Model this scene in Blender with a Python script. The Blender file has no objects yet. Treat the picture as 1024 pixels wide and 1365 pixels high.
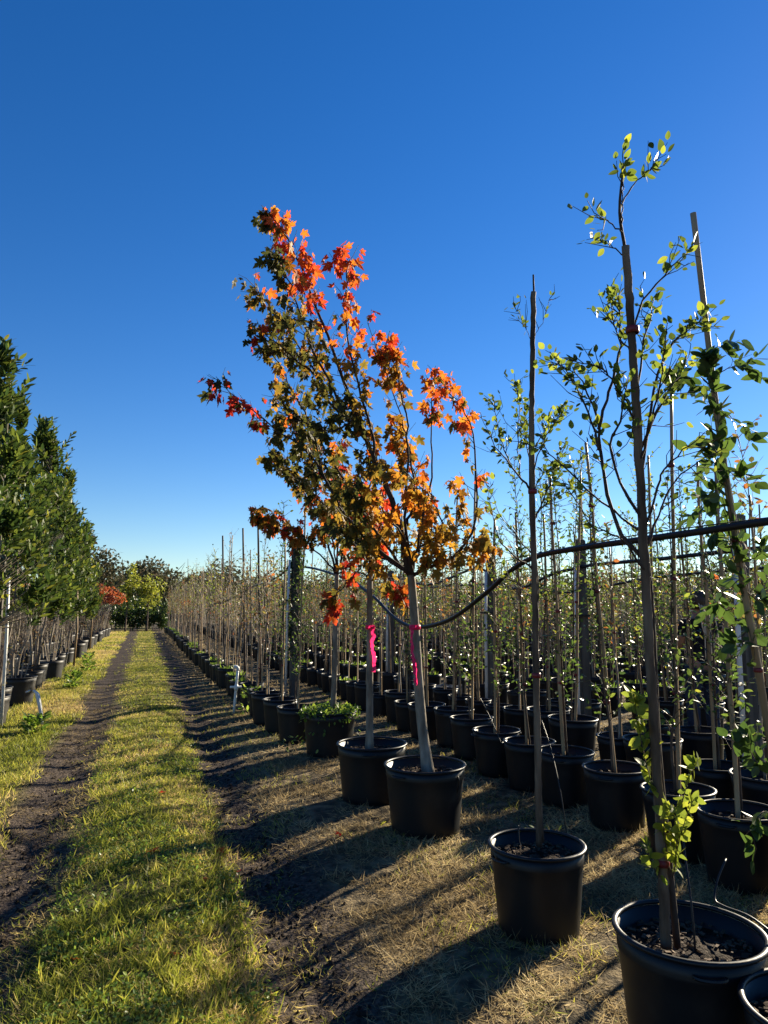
import bpy, math, random
import numpy as np
from mathutils import Vector, Matrix

C = bpy.context.scene.collection
rng = np.random.default_rng(7)
random.seed(7)
R = math.radians

# ------------------------------------------------------------------ camera, sky, sun, exposure
F_PX, CX, CY, HY, VX, EYE = 950.0, 512.0, 682.5, 808.0, 194.0, 1.6
PITCH = math.atan((HY - CY) / F_PX)
YAW = math.atan((CX - VX) / F_PX * math.cos(PITCH))
cam_d = bpy.data.cameras.new('camera')
cam_d.sensor_fit = 'VERTICAL'; cam_d.sensor_height = 36.0; cam_d.sensor_width = 27.0
cam_d.lens = F_PX / 1365.0 * 36.0
cam_d.clip_start = 0.05; cam_d.clip_end = 3000
cam = bpy.data.objects.new('camera', cam_d); C.objects.link(cam)
cam.location = (0, 0, EYE); cam.rotation_euler = (R(90) + PITCH, 0, -YAW)
bpy.context.scene.camera = cam

SUN_EL, SUN_AZ = R(22), R(62.0)          # azimuth measured from +Y towards +X
world = bpy.data.worlds.new('World'); bpy.context.scene.world = world
world.use_nodes = True
wn = world.node_tree; wn.nodes.clear()
sky = wn.nodes.new('ShaderNodeTexSky'); sky.sky_type = 'NISHITA'; sky.sun_disc = False
sky.sun_elevation = SUN_EL; sky.sun_rotation = SUN_AZ
sky.altitude = 0; sky.air_density = 1.0; sky.dust_density = 0.04; sky.ozone_density = 4.0
hs = wn.nodes.new('ShaderNodeHueSaturation'); hs.inputs['Saturation'].default_value = 1.28; hs.inputs['Hue'].default_value = 0.511
bg = wn.nodes.new('ShaderNodeBackground'); bg.inputs['Strength'].default_value = 0.05
wo = wn.nodes.new('ShaderNodeOutputWorld')
wn.links.new(sky.outputs[0], hs.inputs['Color']); wn.links.new(hs.outputs[0], bg.inputs[0]); wn.links.new(bg.outputs[0], wo.inputs[0])

sun_d = bpy.data.lights.new('sun', 'SUN'); sun_d.energy = 5.0; sun_d.angle = R(0.53); sun_d.color = (1.0, 0.88, 0.66)
sun = bpy.data.objects.new('sun', sun_d); C.objects.link(sun)
SV = Vector((math.sin(SUN_AZ) * math.cos(SUN_EL), math.cos(SUN_AZ) * math.cos(SUN_EL), math.sin(SUN_EL)))
sun.rotation_euler = SV.to_track_quat('Z', 'Y').to_euler(); sun.location = SV * 60

sc = bpy.context.scene
sc.view_settings.view_transform = 'Standard'; sc.view_settings.look = 'None'
sc.view_settings.exposure = 1.62; sc.view_settings.gamma = 1.0; sc.view_settings.use_curve_mapping = False
sc.render.engine = 'CYCLES'
sc.cycles.max_bounces = 6; sc.cycles.diffuse_bounces = 3; sc.cycles.glossy_bounces = 2; sc.cycles.transmission_bounces = 4
sc.cycles.caustics_reflective = False; sc.cycles.caustics_refractive = False

# ------------------------------------------------------------------ picture point -> point in the place
fwv = np.array([math.sin(YAW) * math.cos(PITCH), math.cos(YAW) * math.cos(PITCH), math.sin(PITCH)])
rv = np.array([math.cos(YAW), -math.sin(YAW), 0.0]); uv_ = np.cross(rv, fwv); CAM = np.array([0, 0, EYE])
def at(x, y, D):
    """point at D metres along the viewing axis"""
    return CAM + (fwv + rv * (x - CX) / F_PX - uv_ * (y - CY) / F_PX) * D
def proj(p):
    q = np.asarray(p, float) - CAM; z = q @ fwv
    return CX + F_PX * (q @ rv) / z, CY - F_PX * (q @ uv_) / z, z

# ------------------------------------------------------------------ noise and ground height
def _hash(ix, iy, s):
    h = (ix.astype(np.int64) * 374761393 + iy.astype(np.int64) * 668265263 + s * 1442695041) & 0x7fffffff
    h = ((h ^ (h >> 13)) * 1274126177) & 0x7fffffff
    return ((h ^ (h >> 16)) & 0xffff) / 65535.0
def vnoise(x, y, s=0):
    x = np.asarray(x, float); y = np.asarray(y, float)
    ix = np.floor(x); iy = np.floor(y); fx = x - ix; fy = y - iy
    fx = fx * fx * (3 - 2 * fx); fy = fy * fy * (3 - 2 * fy)
    a = _hash(ix, iy, s); b = _hash(ix + 1, iy, s); c = _hash(ix, iy + 1, s); d = _hash(ix + 1, iy + 1, s)
    return (a * (1 - fx) + b * fx) * (1 - fy) + (c * (1 - fx) + d * fx) * fy
def edge_wob(y, s):
    return (vnoise(np.asarray(y) * 0.9, 0 * np.asarray(y), s) - 0.5) * 0.22 + (vnoise(np.asarray(y) * 4, 0 * np.asarray(y), s + 1) - 0.5) * 0.1
def gz(x, y):
    x = np.asarray(x, float); y = np.asarray(y, float)
    fade = np.clip((22 - np.abs(y)) / 12, 0, 1) * np.clip((9 - np.abs(x)) / 3, 0, 1)
    z = (vnoise(x * 1.1, y * 0.8, 3) - 0.5) * 0.05
    tr = np.exp(-((x + 0.66) / 0.2) ** 2) + np.exp(-((x - 0.74) / 0.2) ** 2)
    z = z - 0.045 * tr + 0.03 * np.exp(-((x - 0.08) / 0.35) ** 2)
    z = z + (vnoise(x * 9, y * 9, 4) - 0.5) * (0.012 + 0.022 * tr) + (vnoise(x * 22, y * 18, 5) - 0.5) * 0.008
    return z * fade

# ------------------------------------------------------------------ materials
def newmat(name):
    m = bpy.data.materials.new(name); m.use_nodes = True; nt = m.node_tree; nt.nodes.clear()
    out = nt.nodes.new('ShaderNodeOutputMaterial'); return m, nt, out
def ramp(nt, stops, interp='LINEAR'):
    r = nt.nodes.new('ShaderNodeValToRGB'); cr = r.color_ramp; cr.interpolation = interp
    while len(cr.elements) < len(stops): cr.elements.new(0.5)
    for e, (p, c) in zip(cr.elements, stops): e.position = p; e.color = (*c, 1)
    return r
def pbsdf(nt, rough=0.6, spec=0.4):
    b = nt.nodes.new('ShaderNodeBsdfPrincipled'); b.inputs['Roughness'].default_value = rough
    b.inputs['Specular IOR Level'].default_value = spec; return b
def simple(name, stops, scale=8.0, rough=0.6, spec=0.4, bump=0.3, stretch=(1, 1, 1), bscale=None, dist=0.01, metal=0.0):
    m, nt, out = newmat(name); L = nt.links.new
    tc = nt.nodes.new('ShaderNodeTexCoord'); mp = nt.nodes.new('ShaderNodeMapping'); mp.inputs['Scale'].default_value = stretch
    oi = nt.nodes.new('ShaderNodeObjectInfo')
    add = nt.nodes.new('ShaderNodeVectorMath'); add.operation = 'ADD'
    L(tc.outputs['Object'], add.inputs[0]); L(oi.outputs['Location'], add.inputs[1]); L(add.outputs[0], mp.inputs[0])
    n = nt.nodes.new('ShaderNodeTexNoise'); n.inputs['Scale'].default_value = scale; n.inputs['Detail'].default_value = 6
    L(mp.outputs[0], n.inputs['Vector'])
    r = ramp(nt, stops); L(n.outputs['Fac'], r.inputs[0])
    b = pbsdf(nt, rough, spec); L(r.outputs[0], b.inputs['Base Color'])
    b.inputs['Metallic'].default_value = metal
    if bump:
        n2 = nt.nodes.new('ShaderNodeTexNoise'); n2.inputs['Scale'].default_value = bscale or scale * 3; n2.inputs['Detail'].default_value = 5
        L(mp.outputs[0], n2.inputs['Vector'])
        bp = nt.nodes.new('ShaderNodeBump'); bp.inputs['Strength'].default_value = bump; bp.inputs['Distance'].default_value = dist
        L(n2.outputs['Fac'], bp.inputs['Height']); L(bp.outputs[0], b.inputs['Normal'])
    L(b.outputs[0], out.inputs[0]); return m
def leafmat(name, stops, trans=0.45, rough=0.45, spec=0.4, tgain=1.6):
    m, nt, out = newmat(name); L = nt.links.new
    a = nt.nodes.new('ShaderNodeAttribute'); a.attribute_name = 'rnd'
    r = ramp(nt, stops); L(a.outputs['Fac'], r.inputs[0])
    tc = nt.nodes.new('ShaderNodeTexCoord')
    n = nt.nodes.new('ShaderNodeTexNoise'); n.inputs['Scale'].default_value = 40; n.inputs['Detail'].default_value = 3
    L(tc.outputs['Object'], n.inputs['Vector'])
    mr = nt.nodes.new('ShaderNodeMapRange'); mr.inputs[3].default_value = 0.65; mr.inputs[4].default_value = 1.35
    L(n.outputs['Fac'], mr.inputs[0])
    mul = nt.nodes.new('ShaderNodeVectorMath'); mul.operation = 'SCALE'; L(r.outputs[0], mul.inputs[0]); L(mr.outputs[0], mul.inputs['Scale'])
    b = pbsdf(nt, rough, spec); L(mul.outputs[0], b.inputs['Base Color'])
    t = nt.nodes.new('ShaderNodeBsdfTranslucent')
    g = nt.nodes.new('ShaderNodeVectorMath'); g.operation = 'SCALE'; g.inputs['Scale'].default_value = tgain
    L(mul.outputs[0], g.inputs[0]); L(g.outputs[0], t.inputs['Color'])
    mx = nt.nodes.new('ShaderNodeMixShader'); mx.inputs[0].default_value = trans
    L(b.outputs[0], mx.inputs[1]); L(t.outputs[0], mx.inputs[2]); L(mx.outputs[0], out.inputs[0]); return m

M = {}
M['pot'] = simple('black_pot_plastic', [(0.3, (0.0035, 0.004, 0.0055)), (0.6, (0.0055, 0.006, 0.0075)), (0.72, (0.014, 0.013, 0.012)), (0.82, (0.04, 0.036, 0.03))], 5, 0.46, 0.32, 0.12, bscale=60, dist=0.002)
M['potdust'] = simple('dusty_pot_plastic', [(0.3, (0.009, 0.009, 0.01)), (0.6, (0.02, 0.019, 0.018)), (0.8, (0.06, 0.054, 0.045))], 6, 0.55, 0.4, 0.15, bscale=50, dist=0.002)
M['soil'] = simple('potting_soil', [(0.3, (0.012, 0.009, 0.007)), (0.6, (0.035, 0.024, 0.017)), (0.8, (0.11, 0.08, 0.055))], 30, 0.95, 0.15, 0.8, dist=0.02)
M['chip'] = simple('bark_chip', [(0.3, (0.05, 0.034, 0.022)), (0.6, (0.12, 0.08, 0.05)), (0.8, (0.26, 0.19, 0.13))], 12, 0.85, 0.2, 0.5, dist=0.004)
M['bamboo'] = simple('bamboo_stake', [(0.3, (0.20, 0.125, 0.06)), (0.55, (0.30, 0.20, 0.105)), (0.8, (0.42, 0.31, 0.18))], 9, 0.5, 0.35, 0.25, (1, 1, 0.25), dist=0.004)
M['woodstake'] = simple('weathered_wood_stake', [(0.32, (0.04, 0.028, 0.02)), (0.5, (0.11, 0.075, 0.05)), (0.7, (0.2, 0.15, 0.105))], 22, 0.8, 0.2, 0.9, (1, 1, 0.12), dist=0.006)
M['bark_grey'] = simple('smooth_grey_bark', [(0.3, (0.11, 0.085, 0.062)), (0.52, (0.20, 0.165, 0.125)), (0.75, (0.33, 0.28, 0.22))], 18, 0.75, 0.25, 0.6, (1, 1, 0.35), dist=0.006)
M['bark_brown'] = simple('brown_twig_bark', [(0.3, (0.04, 0.026, 0.018)), (0.55, (0.09, 0.06, 0.042)), (0.8, (0.17, 0.125, 0.09))], 25, 0.75, 0.25, 0.5, (1, 1, 0.4), dist=0.004)
M['bark_dark'] = simple('dark_twig_bark', [(0.3, (0.022, 0.014, 0.011)), (0.55, (0.05, 0.033, 0.025)), (0.8, (0.1, 0.072, 0.055))], 25, 0.75, 0.25, 0.5, (1, 1, 0.4), dist=0.004)
M['bark_pale'] = simple('pale_sapling_bark', [(0.3, (0.13, 0.105, 0.08)), (0.55, (0.23, 0.19, 0.15)), (0.8, (0.38, 0.33, 0.27))], 20, 0.7, 0.25, 0.4, (1, 1, 0.3), dist=0.004)
M['post'] = simple('treated_timber_post', [(0.3, (0.05, 0.045, 0.038)), (0.55, (0.1, 0.09, 0.075)), (0.8, (0.17, 0.15, 0.125))], 10, 0.85, 0.2, 0.7, (1, 1, 0.1), dist=0.01)
M['pvc'] = simple('white_pvc', [(0.3, (0.55, 0.54, 0.5)), (0.6, (0.7, 0.69, 0.66)), (0.85, (0.4, 0.37, 0.32))], 6, 0.45, 0.4, 0.1)
M['hose'] = simple('black_pipe', [(0.3, (0.006, 0.006, 0.007)), (0.7, (0.012, 0.012, 0.013))], 15, 0.45, 0.3, 0.2, dist=0.003)
M['pink'] = leafmat('pink_flagging_tape', [(0.0, (0.85, 0.03, 0.16)), (1.0, (0.85, 0.03, 0.16))], 0.5, 0.4, 0.4, 1.1)
M['redtie'] = simple('red_tie_tape', [(0.3, (0.1, 0.01, 0.014)), (0.7, (0.2, 0.014, 0.02))], 20, 0.45, 0.4, 0.1)
M['crate'] = simple('grey_plastic_crate', [(0.3, (0.16, 0.16, 0.16)), (0.7, (0.24, 0.24, 0.23))], 8, 0.5, 0.4, 0.1)
M['shirt'] = simple('navy_cotton', [(0.3, (0.005, 0.006, 0.01)), (0.7, (0.01, 0.012, 0.02))], 20, 0.9, 0.2, 0.5, dist=0.01)
M['jeans'] = simple('blue_denim', [(0.3, (0.014, 0.02, 0.038)), (0.7, (0.026, 0.038, 0.068))], 25, 0.9, 0.2, 0.5, dist=0.01)
M['skin'] = simple('skin', [(0.3, (0.24, 0.12, 0.075)), (0.7, (0.3, 0.16, 0.1))], 10, 0.5, 0.4, 0.1)
M['hair'] = simple('brown_hair', [(0.3, (0.02, 0.012, 0.008)), (0.7, (0.05, 0.03, 0.018))], 40, 0.5, 0.4, 0.6, (1, 1, 0.2))
M['twine'] = simple('pale_twine', [(0.3, (0.5, 0.42, 0.3)), (0.7, (0.68, 0.6, 0.46))], 30, 0.7, 0.2, 0.2)

DG, MG, YG, GO, OR, RD, DR = (0.022, 0.032, 0.008), (0.06, 0.075, 0.012), (0.24, 0.26, 0.03), (0.46, 0.25, 0.02), (0.50, 0.135, 0.015), (0.46, 0.035, 0.018), (0.12, 0.014, 0.012)
M['maple'] = leafmat('autumn_maple_leaf', [(0.0, (0.03, 0.036, 0.011)), (0.18, (0.075, 0.07, 0.014)), (0.36, (0.21, 0.135, 0.02)), (0.55, (0.4, 0.175, 0.018)), (0.74, (0.45, 0.1, 0.015)), (0.9, (0.44, 0.035, 0.02)), (1.0, (0.17, 0.018, 0.014))], 0.52, 0.58, 0.22, 1.4)
M['elm'] = leafmat('yellow_green_elm_leaf', [(0.0, (0.04, 0.062, 0.012)), (0.5, (0.115, 0.15, 0.02)), (0.8, (0.29, 0.3, 0.032)), (1.0, (0.6, 0.42, 0.03))], 0.5, 0.5, 0.3, 1.6)
M['holly'] = leafmat('glossy_green_leaf', [(0.0, (0.03, 0.055, 0.014)), (0.6, (0.07, 0.115, 0.02)), (0.9, (0.16, 0.2, 0.03)), (1.0, (0.4, 0.33, 0.03))], 0.42, 0.36, 0.4, 1.7)
M['broad'] = leafmat('broad_green_leaf', [(0.0, (0.03, 0.056, 0.013)), (0.6, (0.068, 0.11, 0.019)), (1.0, (0.18, 0.23, 0.03))], 0.45, 0.4, 0.4, 1.6)
M['ever'] = leafmat('evergreen_leaf', [(0.0, (0.022, 0.042, 0.012)), (0.5, (0.05, 0.078, 0.014)), (0.85, (0.12, 0.14, 0.02)), (0.985, (0.26, 0.22, 0.03)), (1.0, (0.5, 0.06, 0.02))], 0.36, 0.5, 0.25, 1.9)
M['autumn'] = leafmat('thin_autumn_leaf', [(0.0, (0.04, 0.055, 0.014)), (0.35, (0.1, 0.11, 0.025)), (0.6, (0.2, 0.165, 0.045)), (0.82, (0.3, 0.13, 0.04)), (0.95, (0.42, 0.1, 0.025)), (1.0, (0.42, 0.04, 0.02))], 0.42, 0.5, 0.3, 1.3)
M['redcrown'] = leafmat('red_crown_leaf', [(0.0, (0.14, 0.035, 0.018)), (0.5, (0.36, 0.085, 0.03)), (1.0, (0.46, 0.17, 0.045))], 0.4, 0.5, 0.3, 1.2)
M['ygcrown'] = leafmat('yellow_green_crown_leaf', [(0.0, (0.09, 0.115, 0.018)), (0.5, (0.22, 0.24, 0.03)), (1.0, (0.38, 0.35, 0.045))], 0.45, 0.5, 0.3, 1.5)
M['shrub'] = leafmat('dark_shrub_leaf', [(0.0, (0.02, 0.04, 0.01)), (0.7, (0.05, 0.08, 0.015)), (1.0, (0.11, 0.14, 0.02))], 0.3, 0.4, 0.4, 1.5)
M['farwood'] = leafmat('far_wood_leaf', [(0.0, (0.03, 0.035, 0.018)), (0.5, (0.06, 0.062, 0.03)), (0.8, (0.11, 0.09, 0.045)), (1.0, (0.18, 0.1, 0.05))], 0.25, 0.6, 0.2, 1.2)
M['grass'] = leafmat('grass_blade', [(0.0, (0.056, 0.076, 0.013)), (0.42, (0.16, 0.182, 0.023)), (0.68, (0.31, 0.29, 0.042)), (0.85, (0.46, 0.37, 0.12)), (1.0, (0.37, 0.26, 0.12))], 0.47, 0.5, 0.3, 1.65)
M['straw'] = leafmat('dry_straw', [(0.0, (0.1, 0.075, 0.038)), (0.35, (0.25, 0.185, 0.095)), (0.75, (0.5, 0.39, 0.205)), (0.9, (0.62, 0.52, 0.31)), (1.0, (0.26, 0.28, 0.05))], 0.36, 0.7, 0.2, 1.3)
M['weed'] = leafmat('weed_leaf', [(0.0, (0.06, 0.11, 0.015)), (0.6, (0.13, 0.2, 0.025)), (1.0, (0.26, 0.32, 0.04))], 0.5, 0.4, 0.4, 1.6)

def ground_material():
    m, nt, out = newmat('nursery_ground'); L = nt.links.new
    geo = nt.nodes.new('ShaderNodeNewGeometry'); sep = nt.nodes.new('ShaderNodeSeparateXYZ'); L(geo.outputs['Position'], sep.inputs[0])
    def noise(scale, det=4, vec=None):
        n = nt.nodes.new('ShaderNodeTexNoise'); n.inputs['Scale'].default_value = scale; n.inputs['Detail'].default_value = det
        L((vec or geo.outputs['Position']), n.inputs['Vector']); return n
    nb = noise(1.6, 5)
    mr = nt.nodes.new('ShaderNodeMath'); mr.operation = 'MULTIPLY_ADD'; mr.inputs[1].default_value = 0.5; mr.inputs[2].default_value = -0.25
    L(nb.outputs['Fac'], mr.inputs[0])
    xa = nt.nodes.new('ShaderNodeMath'); xa.operation = 'ADD'; L(sep.outputs['X'], xa.inputs[0]); L(mr.outputs[0], xa.inputs[1])
    # how bare the soil is, across the lane
    tr = nt.nodes.new('ShaderNodeMapRange'); tr.inputs[1].default_value = -4; tr.inputs[2].default_value = 4; L(xa.outputs[0], tr.inputs[0])
    def p(x): return (x + 4) / 8
    dirt = ramp(nt, [(p(-2.4), (0.35,) * 3), (p(-1.6), (0.1,) * 3), (p(-0.98), (0.15,) * 3), (p(-0.86), (1,) * 3), (p(-0.46), (1,) * 3), (p(-0.34), (0.05,) * 3), (p(0.44), (0.05,) * 3), (p(0.56), (1,) * 3), (p(0.92), (1,) * 3), (p(1.15), (0.2,) * 3)])
    L(tr.outputs[0], dirt.inputs[0])
    green = ramp(nt, [(p(-2.2), (0.5,) * 3), (p(-1.2), (0.9,) * 3), (p(0.5), (1,) * 3), (p(1.0), (0.12,) * 3)])
    L(tr.outputs[0], green.inputs[0])
    nf = noise(38, 8)
    soil = ramp(nt, [(0.32, (0.016, 0.012, 0.01)), (0.5, (0.045, 0.034, 0.027)), (0.68, (0.12, 0.09, 0.068))]); L(nf.outputs['Fac'], soil.inputs[0])
    nl = noise(9, 8)
    straw = ramp(nt, [(0.34, (0.03, 0.023, 0.014)), (0.5, (0.11, 0.08, 0.045)), (0.66, (0.28, 0.21, 0.115))]); L(nl.outputs['Fac'], straw.inputs[0])
    turf = ramp(nt, [(0.3, (0.035, 0.035, 0.014)), (0.5, (0.1, 0.09, 0.03)), (0.7, (0.2, 0.16, 0.06))]); L(nl.outputs['Fac'], turf.inputs[0])
    m1 = nt.nodes.new('ShaderNodeMix'); m1.data_type = 'RGBA'; L(green.outputs[0], m1.inputs[0]); L(straw.outputs[0], m1.inputs[6]); L(turf.outputs[0], m1.inputs[7])
    m2 = nt.nodes.new('ShaderNodeMix'); m2.data_type = 'RGBA'; L(dirt.outputs[0], m2.inputs[0]); L(m1.outputs[2], m2.inputs[6]); L(soil.outputs[0], m2.inputs[7])
    b = pbsdf(nt, 0.95, 0.15); L(m2.outputs[2], b.inputs['Base Color'])
    h = noise(55, 8); bp = nt.nodes.new('ShaderNodeBump'); bp.inputs['Strength'].default_value = 0.9; bp.inputs['Distance'].default_value = 0.03
    L(h.outputs['Fac'], bp.inputs['Height']); L(bp.outputs[0], b.inputs['Normal'])
    L(b.outputs[0], out.inputs[0]); return m
M['ground'] = ground_material()

# ------------------------------------------------------------------ mesh helpers
class MB:
    def __init__(s): s.V = []; s.F = {3: [], 4: []}; s.A = []; s.n = 0
    def add(s, V, F, rnd=None):
        V = np.asarray(V, float); s.V.append(V)
        if isinstance(F, dict): items = F.items()
        else:
            F = np.asarray(F); items = [(F.shape[1], F)]
        for k, f in items:
            if len(f): s.F[k].append(np.asarray(f, int) + s.n)
        s.A.append(np.zeros(len(V)) + 0.5 if rnd is None else np.broadcast_to(np.asarray(rnd, float), (len(V),)))
        s.n += len(V); return s
    def mesh(s, name, mat, smooth=False):
        V = np.concatenate(s.V) if s.V else np.zeros((0, 3))
        T = np.concatenate(s.F[3]) if s.F[3] else np.zeros((0, 3), int)
        Q = np.concatenate(s.F[4]) if s.F[4] else np.zeros((0, 4), int)
        me = bpy.data.meshes.new(name)
        me.vertices.add(len(V)); me.vertices.foreach_set('co', V.astype(np.float32).ravel())
        nl = T.size + Q.size; npoly = len(T) + len(Q)
        me.loops.add(nl); me.loops.foreach_set('vertex_index', np.concatenate([T.ravel(), Q.ravel()]).astype(np.int32))
        me.polygons.add(npoly)
        tot = np.concatenate([np.full(len(T), 3), np.full(len(Q), 4)]).astype(np.int32)
        st = np.concatenate([[0], np.cumsum(tot)[:-1]]).astype(np.int32) if npoly else np.zeros(0, np.int32)
        me.polygons.foreach_set('loop_start', st)
        a = me.attributes.new('rnd', 'FLOAT', 'POINT'); a.data.foreach_set('value', (np.concatenate(s.A) if s.A else np.zeros(0)).astype(np.float32))
        if mat: me.materials.append(M[mat] if isinstance(mat, str) else mat)
        me.update(calc_edges=True); me.validate()
        me.polygons.foreach_set('use_smooth', np.full(npoly, bool(smooth)))
        return me
def link(name, data, parent=None, loc=None):
    o = bpy.data.objects.new(name, data); C.objects.link(o)
    if parent is not None: o.parent = parent
    if loc is not None: o.location = loc
    return o
def tag(o, label=None, cat=None, group=None, kind=None):
    if label: o['label'] = label
    if cat: o['category'] = cat
    if group: o['group'] = group
    if kind: o['kind'] = kind
    return o
def empty(name, loc, label, cat, group=None, rotz=0.0, scale=1.0):
    o = link(name, None, None, loc); o.rotation_euler = (0, 0, rotz); o.scale = (scale,) * 3; o.empty_display_size = 0.1
    return tag(o, label, cat, group)

def frames(P):
    P = np.asarray(P, float); T = np.gradient(P, axis=0); T /= np.linalg.norm(T, axis=1)[:, None] + 1e-9
    ref = np.array([0.31, 0.95, 0.05]) if abs(T[:, 2]).mean() > 0.6 else np.array([0.05, 0.1, 1.0])
    X = np.cross(T, ref); X /= np.linalg.norm(X, axis=1)[:, None] + 1e-9
    return T, X, np.cross(T, X)
def tube(P, r, n=6, cap=True):
    P = np.asarray(P, float); k = len(P); r = np.broadcast_to(np.asarray(r, float), (k,))
    T, X, Y = frames(P); a = np.arange(n) * 2 * np.pi / n
    V = P[:, None, :] + r[:, None, None] * (np.cos(a)[None, :, None] * X[:, None, :] + np.sin(a)[None, :, None] * Y[:, None, :])
    V = V.reshape(-1, 3); i = np.arange(k - 1)[:, None] * n; j = np.arange(n)[None, :]; j2 = (j + 1) % n
    Q = np.stack([i + j, i + j2, i + n + j2, i + n + j], -1).reshape(-1, 4)
    Tt = []
    if cap:
        V = np.vstack([V, P[0], P[-1]]); c0 = k * n; c1 = c0 + 1; jj = np.arange(n); jn = (jj + 1) % n
        Tt = np.vstack([np.stack([np.full(n, c0), jn, jj], -1), np.stack([np.full(n, c1), (k - 1) * n + jj, (k - 1) * n + jn], -1)])
    return V, {4: Q, 3: Tt}
def smooth_path(pts, m=12):
    """Catmull-Rom through pts"""
    P = np.asarray(pts, float); P = np.vstack([2 * P[0] - P[1], P, 2 * P[-1] - P[-2]]); out = []
    segs = len(P) - 3; per = max(2, int(math.ceil(m / segs)))
    for i in range(segs):
        p0, p1, p2, p3 = P[i:i + 4]
        for t in np.linspace(0, 1, per, endpoint=False):
            out.append(0.5 * ((2 * p1) + (-p0 + p2) * t + (2 * p0 - 5 * p1 + 4 * p2 - p3) * t * t + (-p0 + 3 * p1 - 3 * p2 + p3) * t ** 3))
    out.append(P[-2]); return np.array(out)
def lathe(prof, n=40, closed=False):
    """prof: list of (r, z)"""
    prof = np.asarray(prof, float); k = len(prof); a = np.arange(n) * 2 * np.pi / n
    V = np.stack([prof[:, None, 0] * np.cos(a), prof[:, None, 0] * np.sin(a), np.repeat(prof[:, 1:2], n, 1)], -1).reshape(-1, 3)
    kk = k if closed else k - 1
    i = np.arange(kk)[:, None] * n; i2 = ((np.arange(kk)[:, None] + 1) % k) * n; j = np.arange(n)[None, :]; j2 = (j + 1) % n
    return V, np.stack([i + j, i + j2, i2 + j2, i2 + j], -1).reshape(-1, 4)
def box(c, s):
    c = np.asarray(c, float); s = np.asarray(s, float) / 2
    V = c + s * np.array([[-1, -1, -1], [1, -1, -1], [1, 1, -1], [-1, 1, -1], [-1, -1, 1], [1, -1, 1], [1, 1, 1], [-1, 1, 1]])
    return V, np.array([[0, 3, 2, 1], [4, 5, 6, 7], [0, 1, 5, 4], [1, 2, 6, 5], [2, 3, 7, 6], [3, 0, 4, 7]])

# ------------------------------------------------------------------ leaves
def unit(v):
    v = np.asarray(v, float); return v / (np.linalg.norm(v, axis=-1, keepdims=True) + 1e-9)
def leaf_frame(d, n):
    """rotation matrices whose Y is the leaf axis d and Z its face normal near n"""
    d = unit(d); x = unit(np.cross(d, n)); z = np.cross(x, d); return np.stack([x, d, z], -1)
def ellip(w=0.25, fold=0.05, droop=0.12):
    V = np.array([[0, 0, 0], [0, .5, -fold], [0, 1, -droop], [w, .28, 0], [w * .85, .68, -droop * .35], [-w, .28, 0], [-w * .85, .68, -droop * .35]])
    return V, np.array([[0, 3, 1], [3, 4, 1], [4, 2, 1], [0, 1, 5], [5, 1, 6], [6, 1, 2]])
def oval(w=0.3, droop=0.12, fold=0.04):
    ys = [0.0, 0.14, 0.34, 0.58, 0.82, 1.0]; ws = [0, .62, 1.0, .94, .55, 0]
    mid = [[0, y, -droop * y * y - fold * math.sin(math.pi * y)] for y in ys]
    V = mid + [[w * a, y, -droop * y * y] for y, a in zip(ys[1:5], ws[1:5])] + [[-w * a, y, -droop * y * y] for y, a in zip(ys[1:5], ws[1:5])]
    F = []
    for b, s in ((6, 1), (10, -1)):
        F += [[0, b, 1], [b + 3, 5, 4]]
        for k in range(3): F += [[b + k, b + k + 1, 1 + k], [b + k + 1, 2 + k, 1 + k]]
    return np.array(V, float), np.array(F)
def maple_leaf(curl=0.25, seed=0):
    r = np.random.default_rng(seed)
    half = [(.10, -.07), (.3, -.09), (.44, .03), (.30, .13), (.28, .2), (.44, .25), (.62, .52), (.44, .50), (.36, .55), (.19, .47), (.25, .66), (.16, .74), (.12, .84)]
    pts = [(0, 0)] + half + [(0, 1.0)] + [(-x, y) for x, y in reversed(half)]
    P = np.array(pts) * (1 + r.normal(0, .05, (len(pts), 2)))
    V = [[0, .3, 0]] + [[x * (.92, .74, .84, .8, .7)[seed % 5], y, 0] for x, y in P] + [[-.008, 0, 0], [.008, 0, 0], [0.03, -.45, .08]]
    V = np.array(V); V[:, 2] += -curl * V[:, 0] ** 2 * 1.6 - curl * .6 * (V[:, 1] - .3) ** 2 + .05 * np.abs(V[:, 0]) + r.normal(0, .012, len(V))
    n = len(P); F = [[0, 1 + i, 1 + (i + 1) % n] for i in range(n)] + [[n + 1, n + 2, n + 3]]
    return V, np.array(F)
def scatter(mb, tmpl, pos, d, nrm, size, rnd, grad=0.0):
    V0, F0 = tmpl; pos = np.asarray(pos, float); N = len(pos)
    if N == 0: return mb
    Rm = leaf_frame(d, nrm); size = np.broadcast_to(np.asarray(size, float), (N,))
    V = np.einsum('nij,kj->nki', Rm, V0) * size[:, None, None] + pos[:, None, :]
    F = (F0[None] + (np.arange(N) * len(V0))[:, None, None]).reshape(-1, F0.shape[1])
    return mb.add(V.reshape(-1, 3), F, np.clip((np.broadcast_to(rnd, (N,))[:, None] + grad * (np.hypot(V0[:, 0], V0[:, 1] - .3)[None] - .35)), 0, 1).ravel())

ELL = ellip(); ELLN = ellip(0.16, 0.03, 0.15); QUAD = (np.array([[0, 0, 0], [.3, .5, .03], [0, 1, 0], [-.3, .5, .03]]), np.array([[0, 1, 2], [0, 2, 3]]))
OVAL = oval(); MAPLES = [maple_leaf((.15, .9, .45, -.4, .7)[i], i) for i in range(5)]
BLADE = (np.array([[-.5, 0, 0], [.5, 0, 0], [.32, .55, .06], [-.32, .55, .06], [0, 1, .22]]) * [0.09, 1, 1], {3: np.array([[3, 2, 4]]), 4: np.array([[0, 1, 2, 3]])})

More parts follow.
